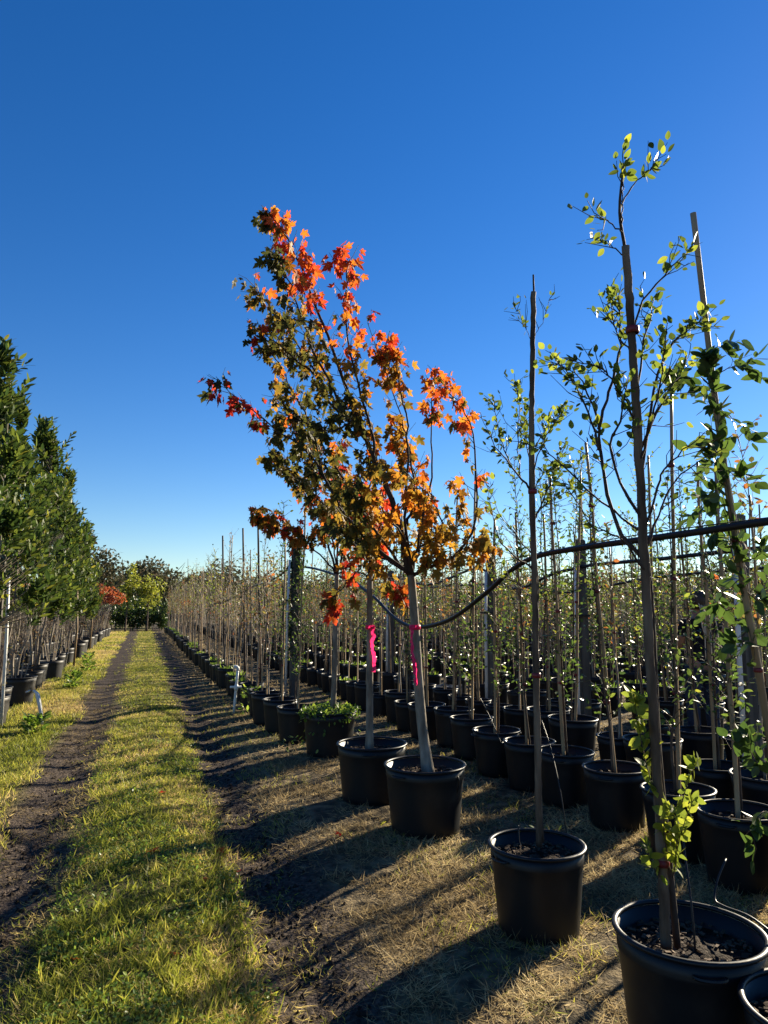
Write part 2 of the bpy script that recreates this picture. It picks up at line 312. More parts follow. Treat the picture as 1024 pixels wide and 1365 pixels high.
# ------------------------------------------------------------------ pots
def chip_arrays(r, z, n, rg, lo=0.006, hi=0.024):
    mb = MB()
    for i in range(n):
        a = rg.random() * 6.283; q = r * math.sqrt(rg.random()); s = rg.uniform(lo, hi)
        V, F = box((0, 0, 0), (s, s * rg.uniform(.35, .8), s * rg.uniform(.2, .4)))
        V = V * (1 + rg.normal(0, .15, V.shape))
        ang = rg.random() * 6.283; t = rg.normal(0, .5); c, s_ = math.cos(ang), math.sin(ang)
        V = V @ np.array([[1, 0, 0], [0, math.cos(t), -math.sin(t)], [0, math.sin(t), math.cos(t)]]) @ np.array([[c, -s_, 0], [s_, c, 0], [0, 0, 1]])
        mb.add(V + [q * math.cos(a), q * math.sin(a), z + 0.008], F)
    return mb
POT = {}
def pot_set(key, r, h, seg=48, mat='pot', chips=260):
    rb = r * 0.84; t = 0.006; body = MB()
    prof = [(0.001, 0.012), (rb * .6, 0.01), (rb - .012, 0.0), (rb, 0.012)]
    for f in (0.12, .25, .4, .55, .7, .8): prof.append((rb + (r - rb) * f, h * f))
    prof += [(rb + (r - rb) * .84 + .003, h * .835), (rb + (r - rb) * .84 + .004, h * .86), (r * 0.985, h * .872), (r, h * 0.965)]
    prof += [(r - t, h * 0.965), (r - t - .002, h * .84), (r - t - .008, h * .83), (rb + (r - rb) * .55 - t, h * .55)]
    body.add(*lathe(prof, seg))
    rim = MB(); q = 0.0075
    ring = [(r + .002 + q * 1.5 * math.cos(a), h - .006 + q * 1.2 * math.sin(a)) for a in np.linspace(0, 2 * math.pi, 9)[:-1]]
    rim.add(*lathe(ring, seg, True))
    soil = MB(); sr = r - t - .004; rg = np.random.default_rng(int(r * 1000))
    z0 = h * 0.83; rr = [0.001, .3, .55, .8, .94, 1.0]
    V, F = lathe([(sr * k, z0 + .02 * (1 - k)) for k in rr], 24)
    V[:, 2] += rg.normal(0, .006, len(V)) * (np.hypot(V[:, 0], V[:, 1]) < sr * .97)
    soil.add(V, F)
    c = chip_arrays(sr * .95, z0 + .008, chips, rg)
    hd = MB(); ph = np.linspace(-.5, .5, 9)          # a moulded loop bowed out from the wall
    hd.add(*tube(np.stack([r + .002 + .026 * np.cos(ph * math.pi), .05 * np.sin(ph * math.pi), h * .9 + 0 * ph], -1) * [1, 1, 1], .007, 7))
    POT[key] = dict(pot=body.mesh('pot_body', mat, True), rim=rim.mesh('pot_rim', mat, True), soil=soil.mesh('pot_soil', 'soil', True),
                    chips=c.mesh('bark_chips', 'chip'), handle=hd.mesh('pot_handle', mat), r=r, h=h, z=z0 + .015)
pot_set('big', 0.285, 0.46); pot_set('near', 0.25, 0.455); pot_set('mid', 0.235, 0.42); pot_set('row', 0.225, 0.42, 32, 'pot', 50); pot_set('small', 0.19, 0.38, 24, 'pot', 24)
pot_set('dusty', 0.25, 0.4, 32, 'potdust', 40); pot_set('far', 0.2, 0.38, 14, 'pot', 0)
def add_pot(root, key, rot=0.0, detail=2):
    p = POT[key]; o = link('pot', p['pot'], root); o.rotation_euler = (0, 0, rot)
    if detail >= 1: link('rim', p['rim'], o)
    if detail >= 2:
        for q in (0, math.pi): link('handle', p['handle'], o).rotation_euler = (0, 0, q)
    s = link('soil', p['soil'], root)
    if detail >= 2: b = link('bark_chips', p['chips'], s); b['kind'] = 'stuff'
    return o

def ring_band(r, h):
    return MB().add(*lathe([(r * .9, -h / 2), (r, -h / 2), (r * 1.05, 0), (r, h / 2), (r * .9, h / 2)], 10))
TIE = {k: ring_band(v, .024).mesh('tie_band', 'redtie', True) for k, v in dict(thin=.0155, thick=.0225).items()}

# ------------------------------------------------------------------ ground: strips of one grid
def ground():
    def lines(dense0, dense1, step, lo, hi):
        mid = list(np.arange(dense0, dense1 + 1e-6, step)); s = step; a = dense1
        while a < hi: s *= 1.28; a += s; mid.append(a)
        s = step; a = dense0; pre = []
        while a > lo: s *= 1.35; a -= s; pre.append(a)
        return np.array(pre[::-1] + mid)
    xs = lines(-2.4, 4.2, 0.06, -500, 700); ys = lines(1.6, 11, 0.055, -120, 900)
    xb = [-1e9, -0.96, -0.42, 0.54, 1.02, 1e9]
    info = [('left_verge_ground', 'grassy verge on the left of the lane'), ('wheel_track', 'dark bare wheel track on the left side of the lane'), ('grass_strip_ground', 'turf strip down the middle of the lane'),
            ('wheel_track', 'dark bare wheel track on the right side of the lane'), ('nursery_ground', 'straw littered soil under the rows of pots')]
    idx = [int(np.argmin(abs(xs - b))) for b in xb[1:-1]]; idx = [0] + idx + [len(xs) - 1]
    for k, (nm, lb) in enumerate(info):
        x = xs[idx[k]:idx[k + 1] + 1]; X, Y = np.meshgrid(x, ys); Z = gz(X, Y)
        V = np.stack([X, Y, Z], -1).reshape(-1, 3); w = len(x); i = np.arange(len(ys) - 1)[:, None] * w; j = np.arange(w - 1)[None]
        F = np.stack([i + j, i + j + 1, i + w + j + 1, i + w + j], -1).reshape(-1, 4)
        o = link(nm, MB().add(V, F).mesh(nm, 'ground', True)); tag(o, lb, None, None, 'structure')
ground()

# ------------------------------------------------------------------ sapling meshes
def jitter_path(z0, z1, n, amp, rg, lean=(0, 0), off=(0, 0)):
    z = np.linspace(z0, z1, n); a = rg.normal(0, amp, (n, 2)); a[0] = 0
    P = np.stack([off[0] + lean[0] * (z - z0) + a[:, 0], off[1] + lean[1] * (z - z0) + a[:, 1], z], -1); return smooth_path(P, n * 2)
def interp(P, t):
    t = np.clip(t, 0, 1) * (len(P) - 1); i = np.minimum(t.astype(int), len(P) - 2) if isinstance(t, np.ndarray) else min(int(t), len(P) - 2)
    f = t - i
    return P[i] * (1 - f)[:, None] + P[i + 1] * f[:, None] if isinstance(t, np.ndarray) else P[i] * (1 - f) + P[i + 1] * f
def gen_sapling(seed, H=2.6, stake=2.6, tmpl=ELL, mat='holly', bark='bark_brown', ntw=34, twl=(.12, .32), start=.35, lsize=.05, per=7, z0=.36, sr=.011, tr=.011, up=(.35, 1.1), rlo=0, rhi=1, dens_top=1.0, n=6, stakemat='bamboo'):
    rg = np.random.default_rng(seed)
    lean = rg.normal(0, .022, 2); d = {}
    st = MB(); P = jitter_path(z0 - .1, stake, 6, .004, rg, lean, (.02, .0))
    rr = sr * (1 + .0 * np.arange(len(P))); rr = np.linspace(sr * 1.15, sr * .85, len(P)); st.add(*tube(P, rr, n))
    d['stake'] = st.mesh('stake', stakemat, True) if stake else None
    d['tie_at'] = [(P[int(len(P) * f)]) for f in (.28, .55, .8)]
    tk = MB(); P = jitter_path(z0, H, 7, .014, rg, lean * 1.0, (-.012, .012)); tk.add(*tube(P, np.linspace(tr, .0025, len(P)), n))
    pos = []; dr = []; size = []
    for k in range(ntw):
        t = start + (1 - start) * ((k + rg.random()) / ntw) ** (1 / dens_top); b = interp(P, float(t))
        az = k * 2.4 + rg.normal(0, .5); el = rg.uniform(*up); L = rg.uniform(*twl) * (1.15 - .55 * t)
        dv = np.array([math.cos(az) * math.cos(el), math.sin(az) * math.cos(el), math.sin(el)])
        tip = b + dv * L + np.array([0, 0, rg.uniform(-.02, .06)]); midp = (b + tip) / 2 + rg.normal(0, .012, 3)
        Q = np.array([b, midp, tip]); tk.add(*tube(Q, [.0035, .0025, .0012], 3, False))
        m = max(1, int(per * L / .22)); tt = np.linspace(.2, 1, m); q = interp(Q, tt); pos.append(q)
        side = np.where(np.arange(m) % 2 == 0, 1, -1)[:, None] * unit(np.cross(dv, [0, 0, 1]) + rg.normal(0, .3, 3)); dr.append(unit(dv * .6 + side * .8 + rg.normal(0, .35, (m, 3))))
    pos = np.concatenate(pos); dr = np.concatenate(dr); N = len(pos)
    cr = MB(); nr = unit(rg.normal(0, .55, (N, 3)) + [0, 0, 1]); scatter(cr, tmpl, pos, dr, nr, lsize * rg.uniform(.6, 1.2, N), rlo + (rhi - rlo) * rg.beta(1.6, 2.0, N))
    d['trunk'] = tk.mesh('trunk', bark, True); d['crown'] = cr.mesh('crown', mat); return d

VAR = dict(
    holly=[gen_sapling(100 + i, 2.3 + .18 * i, 2.5 + .2 * ((i * 3) % 4), ELL, 'holly', 'bark_brown', 66, (.07, .26), .16, .05, 7, .36, .013, .010) for i in range(5)],
    elm=[gen_sapling(200 + i, 2.7 + .15 * i, 2.6 + .15 * i, ELL, 'elm', 'bark_dark', 40, (.2, .5), .3, .042, 8, .36, .012, .011, (.5, 1.2)) for i in range(4)],
    bare=[gen_sapling(300 + i, 2.25 + .14 * i, 2.2 + .17 * ((i * 2) % 5), ELL, 'autumn', 'bark_pale', 26, (.15, .42), .4, .05, 3, .33, .010, .012, (.6, 1.25), n=5) for i in range(5)],
    amber=[gen_sapling(400 + i, 2.3 + .15 * i, 2.3, ELL, 'autumn', 'bark_pale', 30, (.15, .4), .4, .065, 5, .33, .010, .011, (.5, 1.2), .3, 1, n=5) for i in range(4)],
    pale=[gen_sapling(500 + i, 2.4 + .2 * i, 2.0, ELL, 'elm', 'bark_pale', 26, (.15, .4), .45, .05, 4, .33, .010, .012, (.6, 1.25), n=5) for i in range(3)],
)
WEEDS = []
for i in range(3):
    rg = np.random.default_rng(700 + i); N = 70; mb = MB()
    a = rg.random(N) * 6.283; q = .16 * np.sqrt(rg.random(N)); pos = np.stack([q * np.cos(a), q * np.sin(a), np.full(N, .33)], -1)
    V0, F0 = BLADE; d = unit(rg.normal(0, .4, (N, 3)) + [0, 0, 1])
    scatter(mb, (V0 * [1.0, 1, 1], F0[4]) , pos, d, unit(rg.normal(0, 1, (N, 3))), rg.uniform(.08, .2, N), rg.random(N))
    WEEDS.append(mb.mesh('pot_weeds', 'weed'))

def sapling(x, y, kind, label, group, pot='row', rot=None, scale=1.0, detail=1, ties=2, weeds=False, name='potted_sapling', vi=None, cat='potted sapling', thick=False):
    v = VAR[kind][vi if vi is not None else random.randrange(len(VAR[kind]))]
    root = empty(name, (x, y, float(gz(x, y)) - .006), label, cat, group, random.uniform(0, 6.28) if rot is None else rot, scale)
    root.rotation_euler = (random.gauss(0, .012), random.gauss(0, .012), root.rotation_euler[2])
    add_pot(root, pot, 0, detail)
    link('trunk', v['trunk'], root)
    if v['stake']: link('stake', v['stake'], root)
    c = link('crown', v['crown'], root); c['kind'] = 'stuff'
    if v['stake']:
        for p in v['tie_at'][:ties]: link('tie', TIE['thick' if thick else 'thin'], root, p + [-.008, .004, random.uniform(-.1, .1)])
    if weeds: w = link('weeds', random.choice(WEEDS), root); w['kind'] = 'stuff'
    return root

# ------------------------------------------------------------------ traced trees of the front row
def limb(pts, D, spread, rg, m=14):
    """pts: (x, y[, extra depth]) in the picture at depth D"""
    n = len(pts); return smooth_path([at(p[0], p[1], D + (p[2] if len(p) > 2 else 0) + spread * (i / max(1, n - 1))) for i, p in enumerate(pts)], m)
LEAFMESH = {}
def leaf_variants(key, tmpls, mat, n=14):
    LEAFMESH[key] = [[MB().add(t[0], t[1], rnd=np.clip(k / (n - 1) + (.3 if key == 'maple' else .12) * (np.hypot(t[0][:, 0], t[0][:, 1] - .3) - .35), 0, 1)).mesh('leaf_blade', mat) for t in tmpls] for k in range(n)]
leaf_variants('maple', MAPLES, 'maple', 16); leaf_variants('elm', [oval(.3, .1), oval(.34, .3), oval(.26, -.1)], 'elm'); leaf_variants('broad', [oval(.27, .15), oval(.3, .35), oval(.25, .05)], 'broad')
def single_leaves(root, key, pos, d, n, size, rnd):
    Rm = leaf_frame(d, n); base = np.array(root.location); LM = LEAFMESH[key]; K = len(LM)
    for i in range(len(pos)):
        o = link('leaf', LM[int(np.clip(rnd[i] * (K - 1) + .5, 0, K - 1))][i % len(LM[0])], root); m = np.eye(4)
        m[:3, :3] = Rm[i] * size[i]; m[:3, 3] = pos[i] - base; o.matrix_basis = Matrix(m.tolist())
def maple_tree(root, trunk_pts, limbs, seed, colour, nleaf, singles, tr, lsize=.1, bark='bark_grey', dens=1.0, lbark='bark_dark'):
    rg = np.random.default_rng(seed); base = np.array(root.location)
    tk = MB(); P = smooth_path(trunk_pts, 18); rr = np.linspace(tr, tr * .72, len(P)); rr[:3] *= [1.35, 1.15, 1.05]; tk.add(*tube(P - base, rr * (1 + rg.normal(0, .02, len(P))), 14))
    tobj = link('trunk', tk.mesh('trunk', bark, True), root)
    pos = []; dr = []; w = []
    for pts, D, spread, r0, leafy, start in limbs:
        Q = limb(pts, D, spread, rg, 18); Q[1:-1] += rg.normal(0, .006, (len(Q) - 2, 3))
        b = MB(); b.add(*tube(Q - base, np.linspace(r0, .0022, len(Q)) ** 1.0, 7))
        L = np.linalg.norm(np.diff(Q, axis=0), axis=1).sum(); nt = int(L * 13 * leafy * dens) + 2
        for k in range(nt):
            t = start + (1 - start) * (k + rg.random()) / nt; s = interp(Q, float(t)); dv = unit(interp(Q, float(min(1, t + .06))) - interp(Q, float(max(0, t - .06))))
            sd = unit(np.cross(dv, rg.normal(0, 1, 3))); tl = rg.uniform(.07, .3) * (1.1 - .6 * t)
            tip = s + unit(dv * .7 + sd * .8 + [0, 0, .1]) * tl
            W = np.array([s, (s + tip) / 2 + rg.normal(0, .012, 3), tip]); b.add(*tube(W - base, [.0035, .0022, .0014], 3, False))
            m = int(rg.integers(2, 5)) + (2 if t > .7 else 0)
            for u in np.linspace(.35, 1, m):
                q = interp(W, float(u)); o = unit(rg.normal(0, 1, 3) * [1, 1, .5]); dd = unit(o * .6 + sd * .35 + [0, 0, -.95]); pl = rg.uniform(.03, .06)
                pos.append(q + dd * pl * .8); dr.append(dd)
        link('branch', b.mesh('branch', lbark, True), tobj)
    pos = np.array(pos); dr = np.array(dr)
    if len(pos) > nleaf: s = rg.permutation(len(pos))[:nleaf]; pos = pos[s]; dr = dr[s]
    N = len(pos); nr = unit(rg.normal(0, 1, (N, 3)) * [1, 1, .5] + [0, 0, .25]); rnd = np.clip(colour(pos, rg), 0, 1); size = lsize * rg.uniform(.5, 1.3, N)
    order = np.argsort([proj(p)[2] for p in pos]); s = order[:singles]; o = order[singles:]
    single_leaves(root, 'maple', pos[s], dr[s], nr[s], size[s], rnd[s])
    if len(o):
        mb = MB(); g = rg.integers(0, len(MAPLES), len(o))
        for k in range(len(MAPLES)):
            i = o[g == k]; scatter(mb, MAPLES[k], pos[i] - base, dr[i], nr[i], size[i], rnd[i], .3)
        c = link('crown', mb.mesh('crown', 'maple'), root); c['kind'] = 'stuff'
    return tobj
def pick(rg, tbl, n):
    """weighted choice of a colour position"""
    v = np.array([t[0] for t in tbl]); p = np.array([t[1] for t in tbl], float); return v[rg.choice(len(v), n, p=p / p.sum())] + rg.normal(0, .06, n)
def maple_colour(pos, rg):
    N = len(pos); px = np.array([proj(p)[:2] for p in pos]); x, y = px[:, 0], px[:, 1]; out = np.zeros(N)
    blot = .6 * vnoise(pos[:, 0] * 4 + pos[:, 1] * 3, pos[:, 2] * 4, 61) + .4 * vnoise(pos[:, 0] * 9 - pos[:, 1] * 7, pos[:, 2] * 9, 62); blot = np.argsort(np.argsort(blot)) / N
    axis = 358 + (y - 279) * .47          # the leader: green on its left, red and orange on its right
    for i in range(N):
        if y[i] < 470 and x[i] > axis[i] - 8: t = [(.88, 4), (.74, 3), (.6, 1.5), (.2, 2)]
        elif y[i] > 640 and x[i] > 490: t = [(.55, 5), (.42, 4), (.7, 3), (.3, 2), (.12, 1)]
        elif x[i] > 560: t = [(.7, 4), (.78, 2.5), (.3, 3.5), (.9, 1)]
        elif x[i] < 345 and y[i] > 450: t = [(.04, 4), (1.0, 3), (.9, 1.5)]
        elif x[i] < axis[i] - 8: t = [(.06, 4.5), (.16, 5), (.35, 3.2), (.6, 1), (.76, 1.2), (.9, .8)]
        else: t = [(.32, 4), (.46, 3.5), (.66, 3.4), (.16, 2), (.86, .8)]
        t = sorted(t); w = np.cumsum([q[1] for q in t]) / sum(q[1] for q in t)      # neighbouring leaves turn together
        u = .42 * blot[i] + .58 * rg.random(); k = int(np.searchsorted(w, min(u, .999))); out[i] = t[k][0] + rg.normal(0, .05)
    return out

# ---- T3, the tall red maple
D3 = 5.24
bx, by = 1.96, 4.97
root = empty('potted_maple', (bx, by, float(gz(bx, by)) - .006), 'tallest red and orange autumn maple with a pale trunk leaning left', 'potted tree')
add_pot(root, 'big', .5)
j = (548, 768)
maple_tree(root, [np.array([bx + .03, by, POT['big']['z'] + .0 - .03]), at(562, 960, D3), at(556, 880, D3), at(552, 815, D3), at(548, 766, D3)], [
    ([j, (539, 726), (522, 664), (506, 627), (481, 570), (449, 480), (412, 385), (383, 320), (356, 279)], D3, .1, .028, 1.45, .3),
    ([(500, 612), (496, 574), (477, 512), (461, 430), (462, 373), (456, 328)], D3, -.1, .012, 1.1, .25),
    ([(500, 616), (481, 578), (440, 537), (416, 492), (385, 440), (336, 378)], D3, .35, .014, 1.8, .15), ([(420, 500), (395, 480), (365, 455), (338, 440)], D3 + .2, -.1, .008, 1.6, .1), ([(470, 560), (440, 575), (400, 560), (372, 548)], D3, .2, .008, 1.5, .15), ([(531, 752), (480, 720), (440, 680), (395, 640), (360, 600)], D3 + .1, .3, .010, 1.3, .2),
    ([(455, 540), (420, 470), (400, 420), (385, 370), (360, 335)], D3, -.35, .010, 1.4, .1),
    ([j, (531, 752), (473, 705), (436, 644), (412, 605), (350, 560), (288, 502)], D3, .1, .017, 1.35, .25),
    ([(436, 644), (410, 560), (380, 500), (352, 455)], D3 + .2, .25, .009, 1.3, .05),
    ([j, (520, 735), (470, 660), (430, 600), (395, 570), (360, 520)], D3 + .1, .6, .014, 1.2, .25),
    ([j, (541, 690), (543, 611), (541, 553), (527, 492), (512, 460)], D3, .25, .013, .7, .7),
    ([(543, 700), (552, 660), (545, 600), (530, 540), (490, 430)], D3 + .1, .45, .012, 1.0, .1),
    ([j, (562, 700), (576, 635), (574, 561), (580, 490)], D3, .3, .012, .5, .72),
    ([j, (580, 752), (609, 738), (636, 690), (632, 600), (620, 550), (592, 512)], D3, -.15, .014, .55, .5),
    ([(600, 742), (625, 728), (645, 712)], D3, -.2, .009, 2.4, .1),
    ([j, (575, 745), (600, 715), (618, 690), (608, 640)], D3, .3, .010, .9, .25),
    ([j, (560, 720), (558, 660), (545, 610), (520, 575)], D3, .55, .010, .9, .2),
    ([j, (545, 730), (520, 690), (490, 670), (470, 640)], D3, -.5, .011, 1.5, .25),
    ([j, (555, 735), (590, 705), (570, 660), (530, 620)], D3, -.45, .011, 1.5, .2),
    ([j, (530, 755), (505, 740), (490, 715), (460, 700)], D3, -.35, .010, 1.5, .3),
    ([j, (570, 755), (590, 730), (560, 690)], D3, -.3, .009, 1.6, .2),
], 11, maple_colour, 2450, 300, .04, .08, dens=1.5)

# ---- T4, the straight maple with the pink ribbon
D4 = float(proj((1.85, 5.9, .5))[2])
root = empty('potted_maple', (1.85, 5.9, float(gz(1.85, 5.9)) - .006), 'slim maple with a straight grey trunk just left of the tallest maple', 'potted tree')
add_pot(root, 'big', 1.2)
maple_tree(root, [np.array([1.83, 5.9, .36]), at(493, 900, D4), at(493, 820, D4), at(493, 765, D4)], [
    ([(493, 768), (485, 730), (470, 690), (462, 650)], D4, .2, .014, 1.2, .15), ([(493, 768), (500, 730), (508, 690), (512, 640)], D4, .4, .014, 1.2, .15),
    ([(493, 770), (475, 765), (450, 790), (440, 800)], D4, -.1, .008, 1.4, .2), ([(493, 770), (520, 770), (540, 785)], D4, .2, .008, 1.6, .2),
    ([(493, 766), (490, 720), (480, 670), (440, 620)], D4, .6, .011, 1.2, .15)],
    12, lambda p, g: pick(g, [(.9, 4), (.82, 2), (.5, 2), (.3, 2)], len(p)), 330, 150, .031, .1, dens=1.3)
# ---- T5, the maple rooted in a pot full of green weeds
D5 = float(proj((1.95, 7.75, .5))[2])
root = empty('potted_maple', (1.95, 7.75, float(gz(1.95, 7.75)) - .006), 'maple with sparse orange leaves in a black pot overflowing with bright green weeds', 'potted tree')
add_pot(root, 'big', 2.0)
maple_tree(root, [np.array([1.98, 7.75, .36]), at(446, 900, D5), at(448, 830, D5), at(449, 765, D5)], [
    ([(449, 768), (432, 745), (390, 708), (342, 682)], D5, -.2, .012, 2.0, .45), ([(449, 768), (430, 700), (420, 650), (415, 590)], D5, .2, .014, .9, .15),
    ([(449, 768), (462, 720), (478, 670), (482, 620)], D5, .4, .014, .9, .15), ([(449, 766), (440, 710), (400, 650), (378, 610)], D5, .1, .010, .7, .2),
    ([(449, 768), (470, 750), (500, 720)], D5, -.3, .010, 1.0, .2), ([(449, 766), (452, 700), (455, 640), (450, 590)], D5, .6, .012, .9, .2)],
    13, lambda p, g: pick(g, [(.74, 3), (.5, 3), (.25, 3), (.9, 2), (.08, 3)], len(p)), 620, 260, .032, .1, dens=2.2)
rg = np.random.default_rng(5); N = 900; a = rg.random(N) * 6.283; q = .33 * np.sqrt(rg.random(N)); mb = MB()
pos = np.stack([q * np.cos(a), q * np.sin(a), .44 + .09 * rg.random(N) - .05 * (q / .33) ** 2], -1)
scatter(mb, OVAL, pos, unit(rg.normal(0, 1, (N, 3)) + [0, 0, .3]), unit(rg.normal(0, .4, (N, 3)) + [0, 0, 1]), rg.uniform(.025, .055, N), rg.random(N))
N = 45; a = rg.random(N) * 6.283; pos = np.stack([.31 * np.cos(a), .31 * np.sin(a), .43 - .35 * rg.random(N) ** 1.5], -1); scatter(mb, OVAL, pos, unit(np.stack([np.cos(a), np.sin(a), 0 * a - .8], -1) + rg.normal(0, .4, (N, 3))), unit(np.stack([np.cos(a), np.sin(a), a * 0 + .5], -1)), rg.uniform(.025, .05, N), rg.random(N))
w = link('weeds', mb.mesh('pot_weeds', 'weed'), root); w['kind'] = 'stuff'

# ---- staked trees of the front row (leaves on traced twigs)
def twig_tree(root, trunk, stake, limbs, key, seed, lsize, singles, D, tr, sr, rlo=0.2, rhi=.9, bark='bark_dark', stakemat='woodstake', per_m=26, corky=False, tw=7, lmat='elm', lt=OVAL):
    rg = np.random.default_rng(seed); base = np.array(root.location)
    tobj = link('trunk', MB().add(*tube(smooth_path(trunk, 30) - base, np.linspace(tr, tr * .3, len(smooth_path(trunk, 30))), 9)).mesh('trunk', bark, True), root)
    S = smooth_path(stake, 24) - base; rr = np.linspace(sr, sr * .72, len(S))
    if stakemat == 'bamboo': rr = rr * (1 + .1 * (np.arange(len(S)) % 6 == 0))
    else: S = smooth_path(stake, 70) - base; rr = np.linspace(sr, sr * .72, len(S)) * (1 + rg.normal(0, .045, len(S))); S[1:-1] += rg.normal(0, .0014, (len(S) - 2, 3))
    link('stake', MB().add(*tube(S, rr, 10)).mesh('stake', stakemat, True), root)
    pos = []; dr = []; tips = []
    for pts, dd, r0, leafy, start in limbs:
        Q = limb(pts, D, dd, rg, 14); Q[1:-1] += rg.normal(0, .003, (len(Q) - 2, 3)); b = MB()
        rad = np.linspace(r0 * .78, .0011, len(Q))
        if corky: rad = rad * (1 + .35 * rg.random(len(Q)))
        b.add(*tube(Q - base, rad, 6)); L = np.linalg.norm(np.diff(Q, axis=0), axis=1).sum()
        for k in range(int(L * tw) + 1):
            t = start * .6 + (1 - start * .6) * rg.random(); s = interp(Q, float(t)); dv = unit(interp(Q, float(min(1, t + .1))) - s + 1e-6)
            sd = unit(np.cross(dv, rg.normal(0, 1, 3))); tip = s + unit(dv + sd * rg.uniform(.4, 1.1)) * rg.uniform(.06, .22) * (1.1 - .7 * t)
            W = np.array([s, (s + tip) / 2 + rg.normal(0, .01, 3), tip]); b.add(*tube(W - base, [.002, .0016, .001], 3, False))
            if rg.random() < leafy:
                for u in np.linspace(.3, 1, int(rg.integers(2, 6))): pos.append(interp(W, float(u))); dr.append(unit(dv * .5 + rg.normal(0, .6, 3) + [0, 0, .05]))
        nl = int(L * per_m * leafy)
        for k in range(nl):
            t = start + (1 - start) * rg.random() ** .8; s = interp(Q, float(t)); dv = unit(interp(Q, float(min(1, t + .1))) - s + 1e-6)
            pos.append(s); dr.append(unit(dv * .6 + rg.normal(0, .6, 3) + [0, 0, .1]))
        link('branch', b.mesh('branch', bark, True), tobj)
    pos = np.array(pos); dr = np.array(dr); N = len(pos); pos = pos + dr * .008
    nr = unit(rg.normal(0, .6, (N, 3)) + [0, 0, .8]); size = lsize * rg.uniform(.65, 1.25, N); rnd = rlo + (rhi - rlo) * rg.beta(2, 2, N)
    order = rg.permutation(N); s = order[:singles]; o = order[singles:]
    single_leaves(root, key, pos[s], dr[s], nr[s], size[s], rnd[s])
    if len(o): c = link('crown', scatter(MB(), lt, pos[o] - base, dr[o], nr[o], size[o], rnd[o]).mesh('crown', lmat), root); c['kind'] = 'stuff'
    return tobj

# T1: winged elm in the nearest full pot
b1 = (1.89, 2.24); D1 = float(proj((*b1, .5))[2])
root = empty('potted_elm', (*b1, float(gz(*b1)) - .004), 'tall sparse elm with corky twigs and bright basal shoots in the nearest whole pot', 'potted tree')
add_pot(root, 'near', 1.1)
Dl = D1 - .08
stake1 = [at(888, 1262, Dl), at(880, 1100, Dl), at(862, 800, Dl), at(847, 520, Dl), at(834, 328, Dl)]
trunk1 = [at(903, 1262, Dl + .02), at(893, 1160, Dl + .02), at(878, 1000, Dl + .04), at(868, 800, Dl + .05), at(852, 640, Dl + .05), at(843, 430, Dl + .04), at(834, 338, Dl + .03), at(826, 283, Dl), at(831, 222, Dl)]
tobj = twig_tree(root, trunk1, stake1, [
    ([(864, 752), (818, 690), (800, 600), (797, 560), (776, 508), (745, 485)], .15, .0095, .8, .45),
    ([(798, 600), (780, 540), (760, 500), (728, 478)], .25, .005, 1.0, .3),
    ([(860, 705), (814, 607), (830, 550), (838, 500)], -.1, .007, .6, .3),
    ([(798, 572), (816, 508), (828, 449), (820, 380)], .1, .007, .9, .35),
    ([(855, 650), (845, 556), (861, 453), (872, 400)], .2, .007, .9, .35),
    ([(852, 660), (877, 497), (913, 441), (934, 428)], .05, .007, 1.0, .3),
    ([(845, 450), (852, 411), (893, 358), (926, 327)], .1, .005, .8, .4),
    ([(826, 283), (840, 250), (861, 231), (870, 222)], 0, .003, 1.2, .35),
    ([(828, 300), (831, 250), (832, 222)], 0, .0028, .8, .6),
    ([(834, 345), (818, 330), (796, 320)], .05, .003, 1.0, .5), ([(830, 310), (812, 296), (792, 287)], -.05, .003, 1.1, .5),
    ([(860, 710), (880, 640), (897, 615), (940, 576)], -.1, .006, .25, .5), ([(862, 730), (900, 640), (960, 600)], .3, .005, .25, .4),
    ([(860, 712), (790, 660), (740, 610), (700, 590)], .2, .005, .25, .4), ([(852, 605), (880, 540), (905, 500), (920, 470)], .3, .006, .9, .3),
    ([(846, 560), (825, 520), (800, 490), (760, 480)], -.25, .005, .9, .4), ([(850, 620), (870, 560), (885, 480), (890, 430)], -.2, .006, .9, .35),
    ([(866, 770), (830, 720), (790, 700), (750, 640)], -.15, .005, .25, .3), ([(842, 470), (820, 440), (815, 380)], .2, .004, 1.0, .3),
], 'elm', 21, .034, 300, Dl, .013, .019, .0, .8, per_m=42, corky=True, tw=15)
# the basal shoots, their leaf colour lightened to stand in for direct backlight
rg = np.random.default_rng(31)
for pts, dd in (([(897, 1150), (905, 1090), (918, 1040), (931, 1012)], -.05), ([(893, 1160), (885, 1100), (892, 1075)], -.08), ([(900, 1150), (908, 1110), (925, 1065)], -.12),
                ([(880, 1080), (862, 1020), (850, 960), (845, 925)], 0), ([(886, 1180), (868, 1150), (862, 1125)], -.05), ([(878, 1000), (858, 980), (850, 940)], .05), ([(897, 1170), (902, 1140), (900, 1090)], -.06)):
    Q = limb(pts, Dl, dd, rg, 12); base = np.array(root.location); link('shoot', MB().add(*tube(Q - base, np.linspace(.0025, .001, len(Q)), 4)).mesh('shoot', 'bark_brown', True), tobj)
    m = int(np.linalg.norm(np.diff(Q, axis=0), axis=1).sum() / .009); t = np.linspace(.12, 1, m); p = interp(Q, t); side = unit(rg.normal(0, 1, (m, 3)))
    single_leaves(root, 'elm', p, unit(side + [0, 0, .55]), unit(rg.normal(0, .7, (m, 3)) + [.6, -.7, .2]), .045 * rg.uniform(.6, 1.2, m), rg.uniform(.45, .75, m))
for y in (440, 1150):
    p = np.array(at(np.interp(y, [328, 520, 800, 1100, 1262], [836, 848, 863, 881, 889]), y, Dl)); link('tie', TIE['thick'], root, p - np.array(root.location))

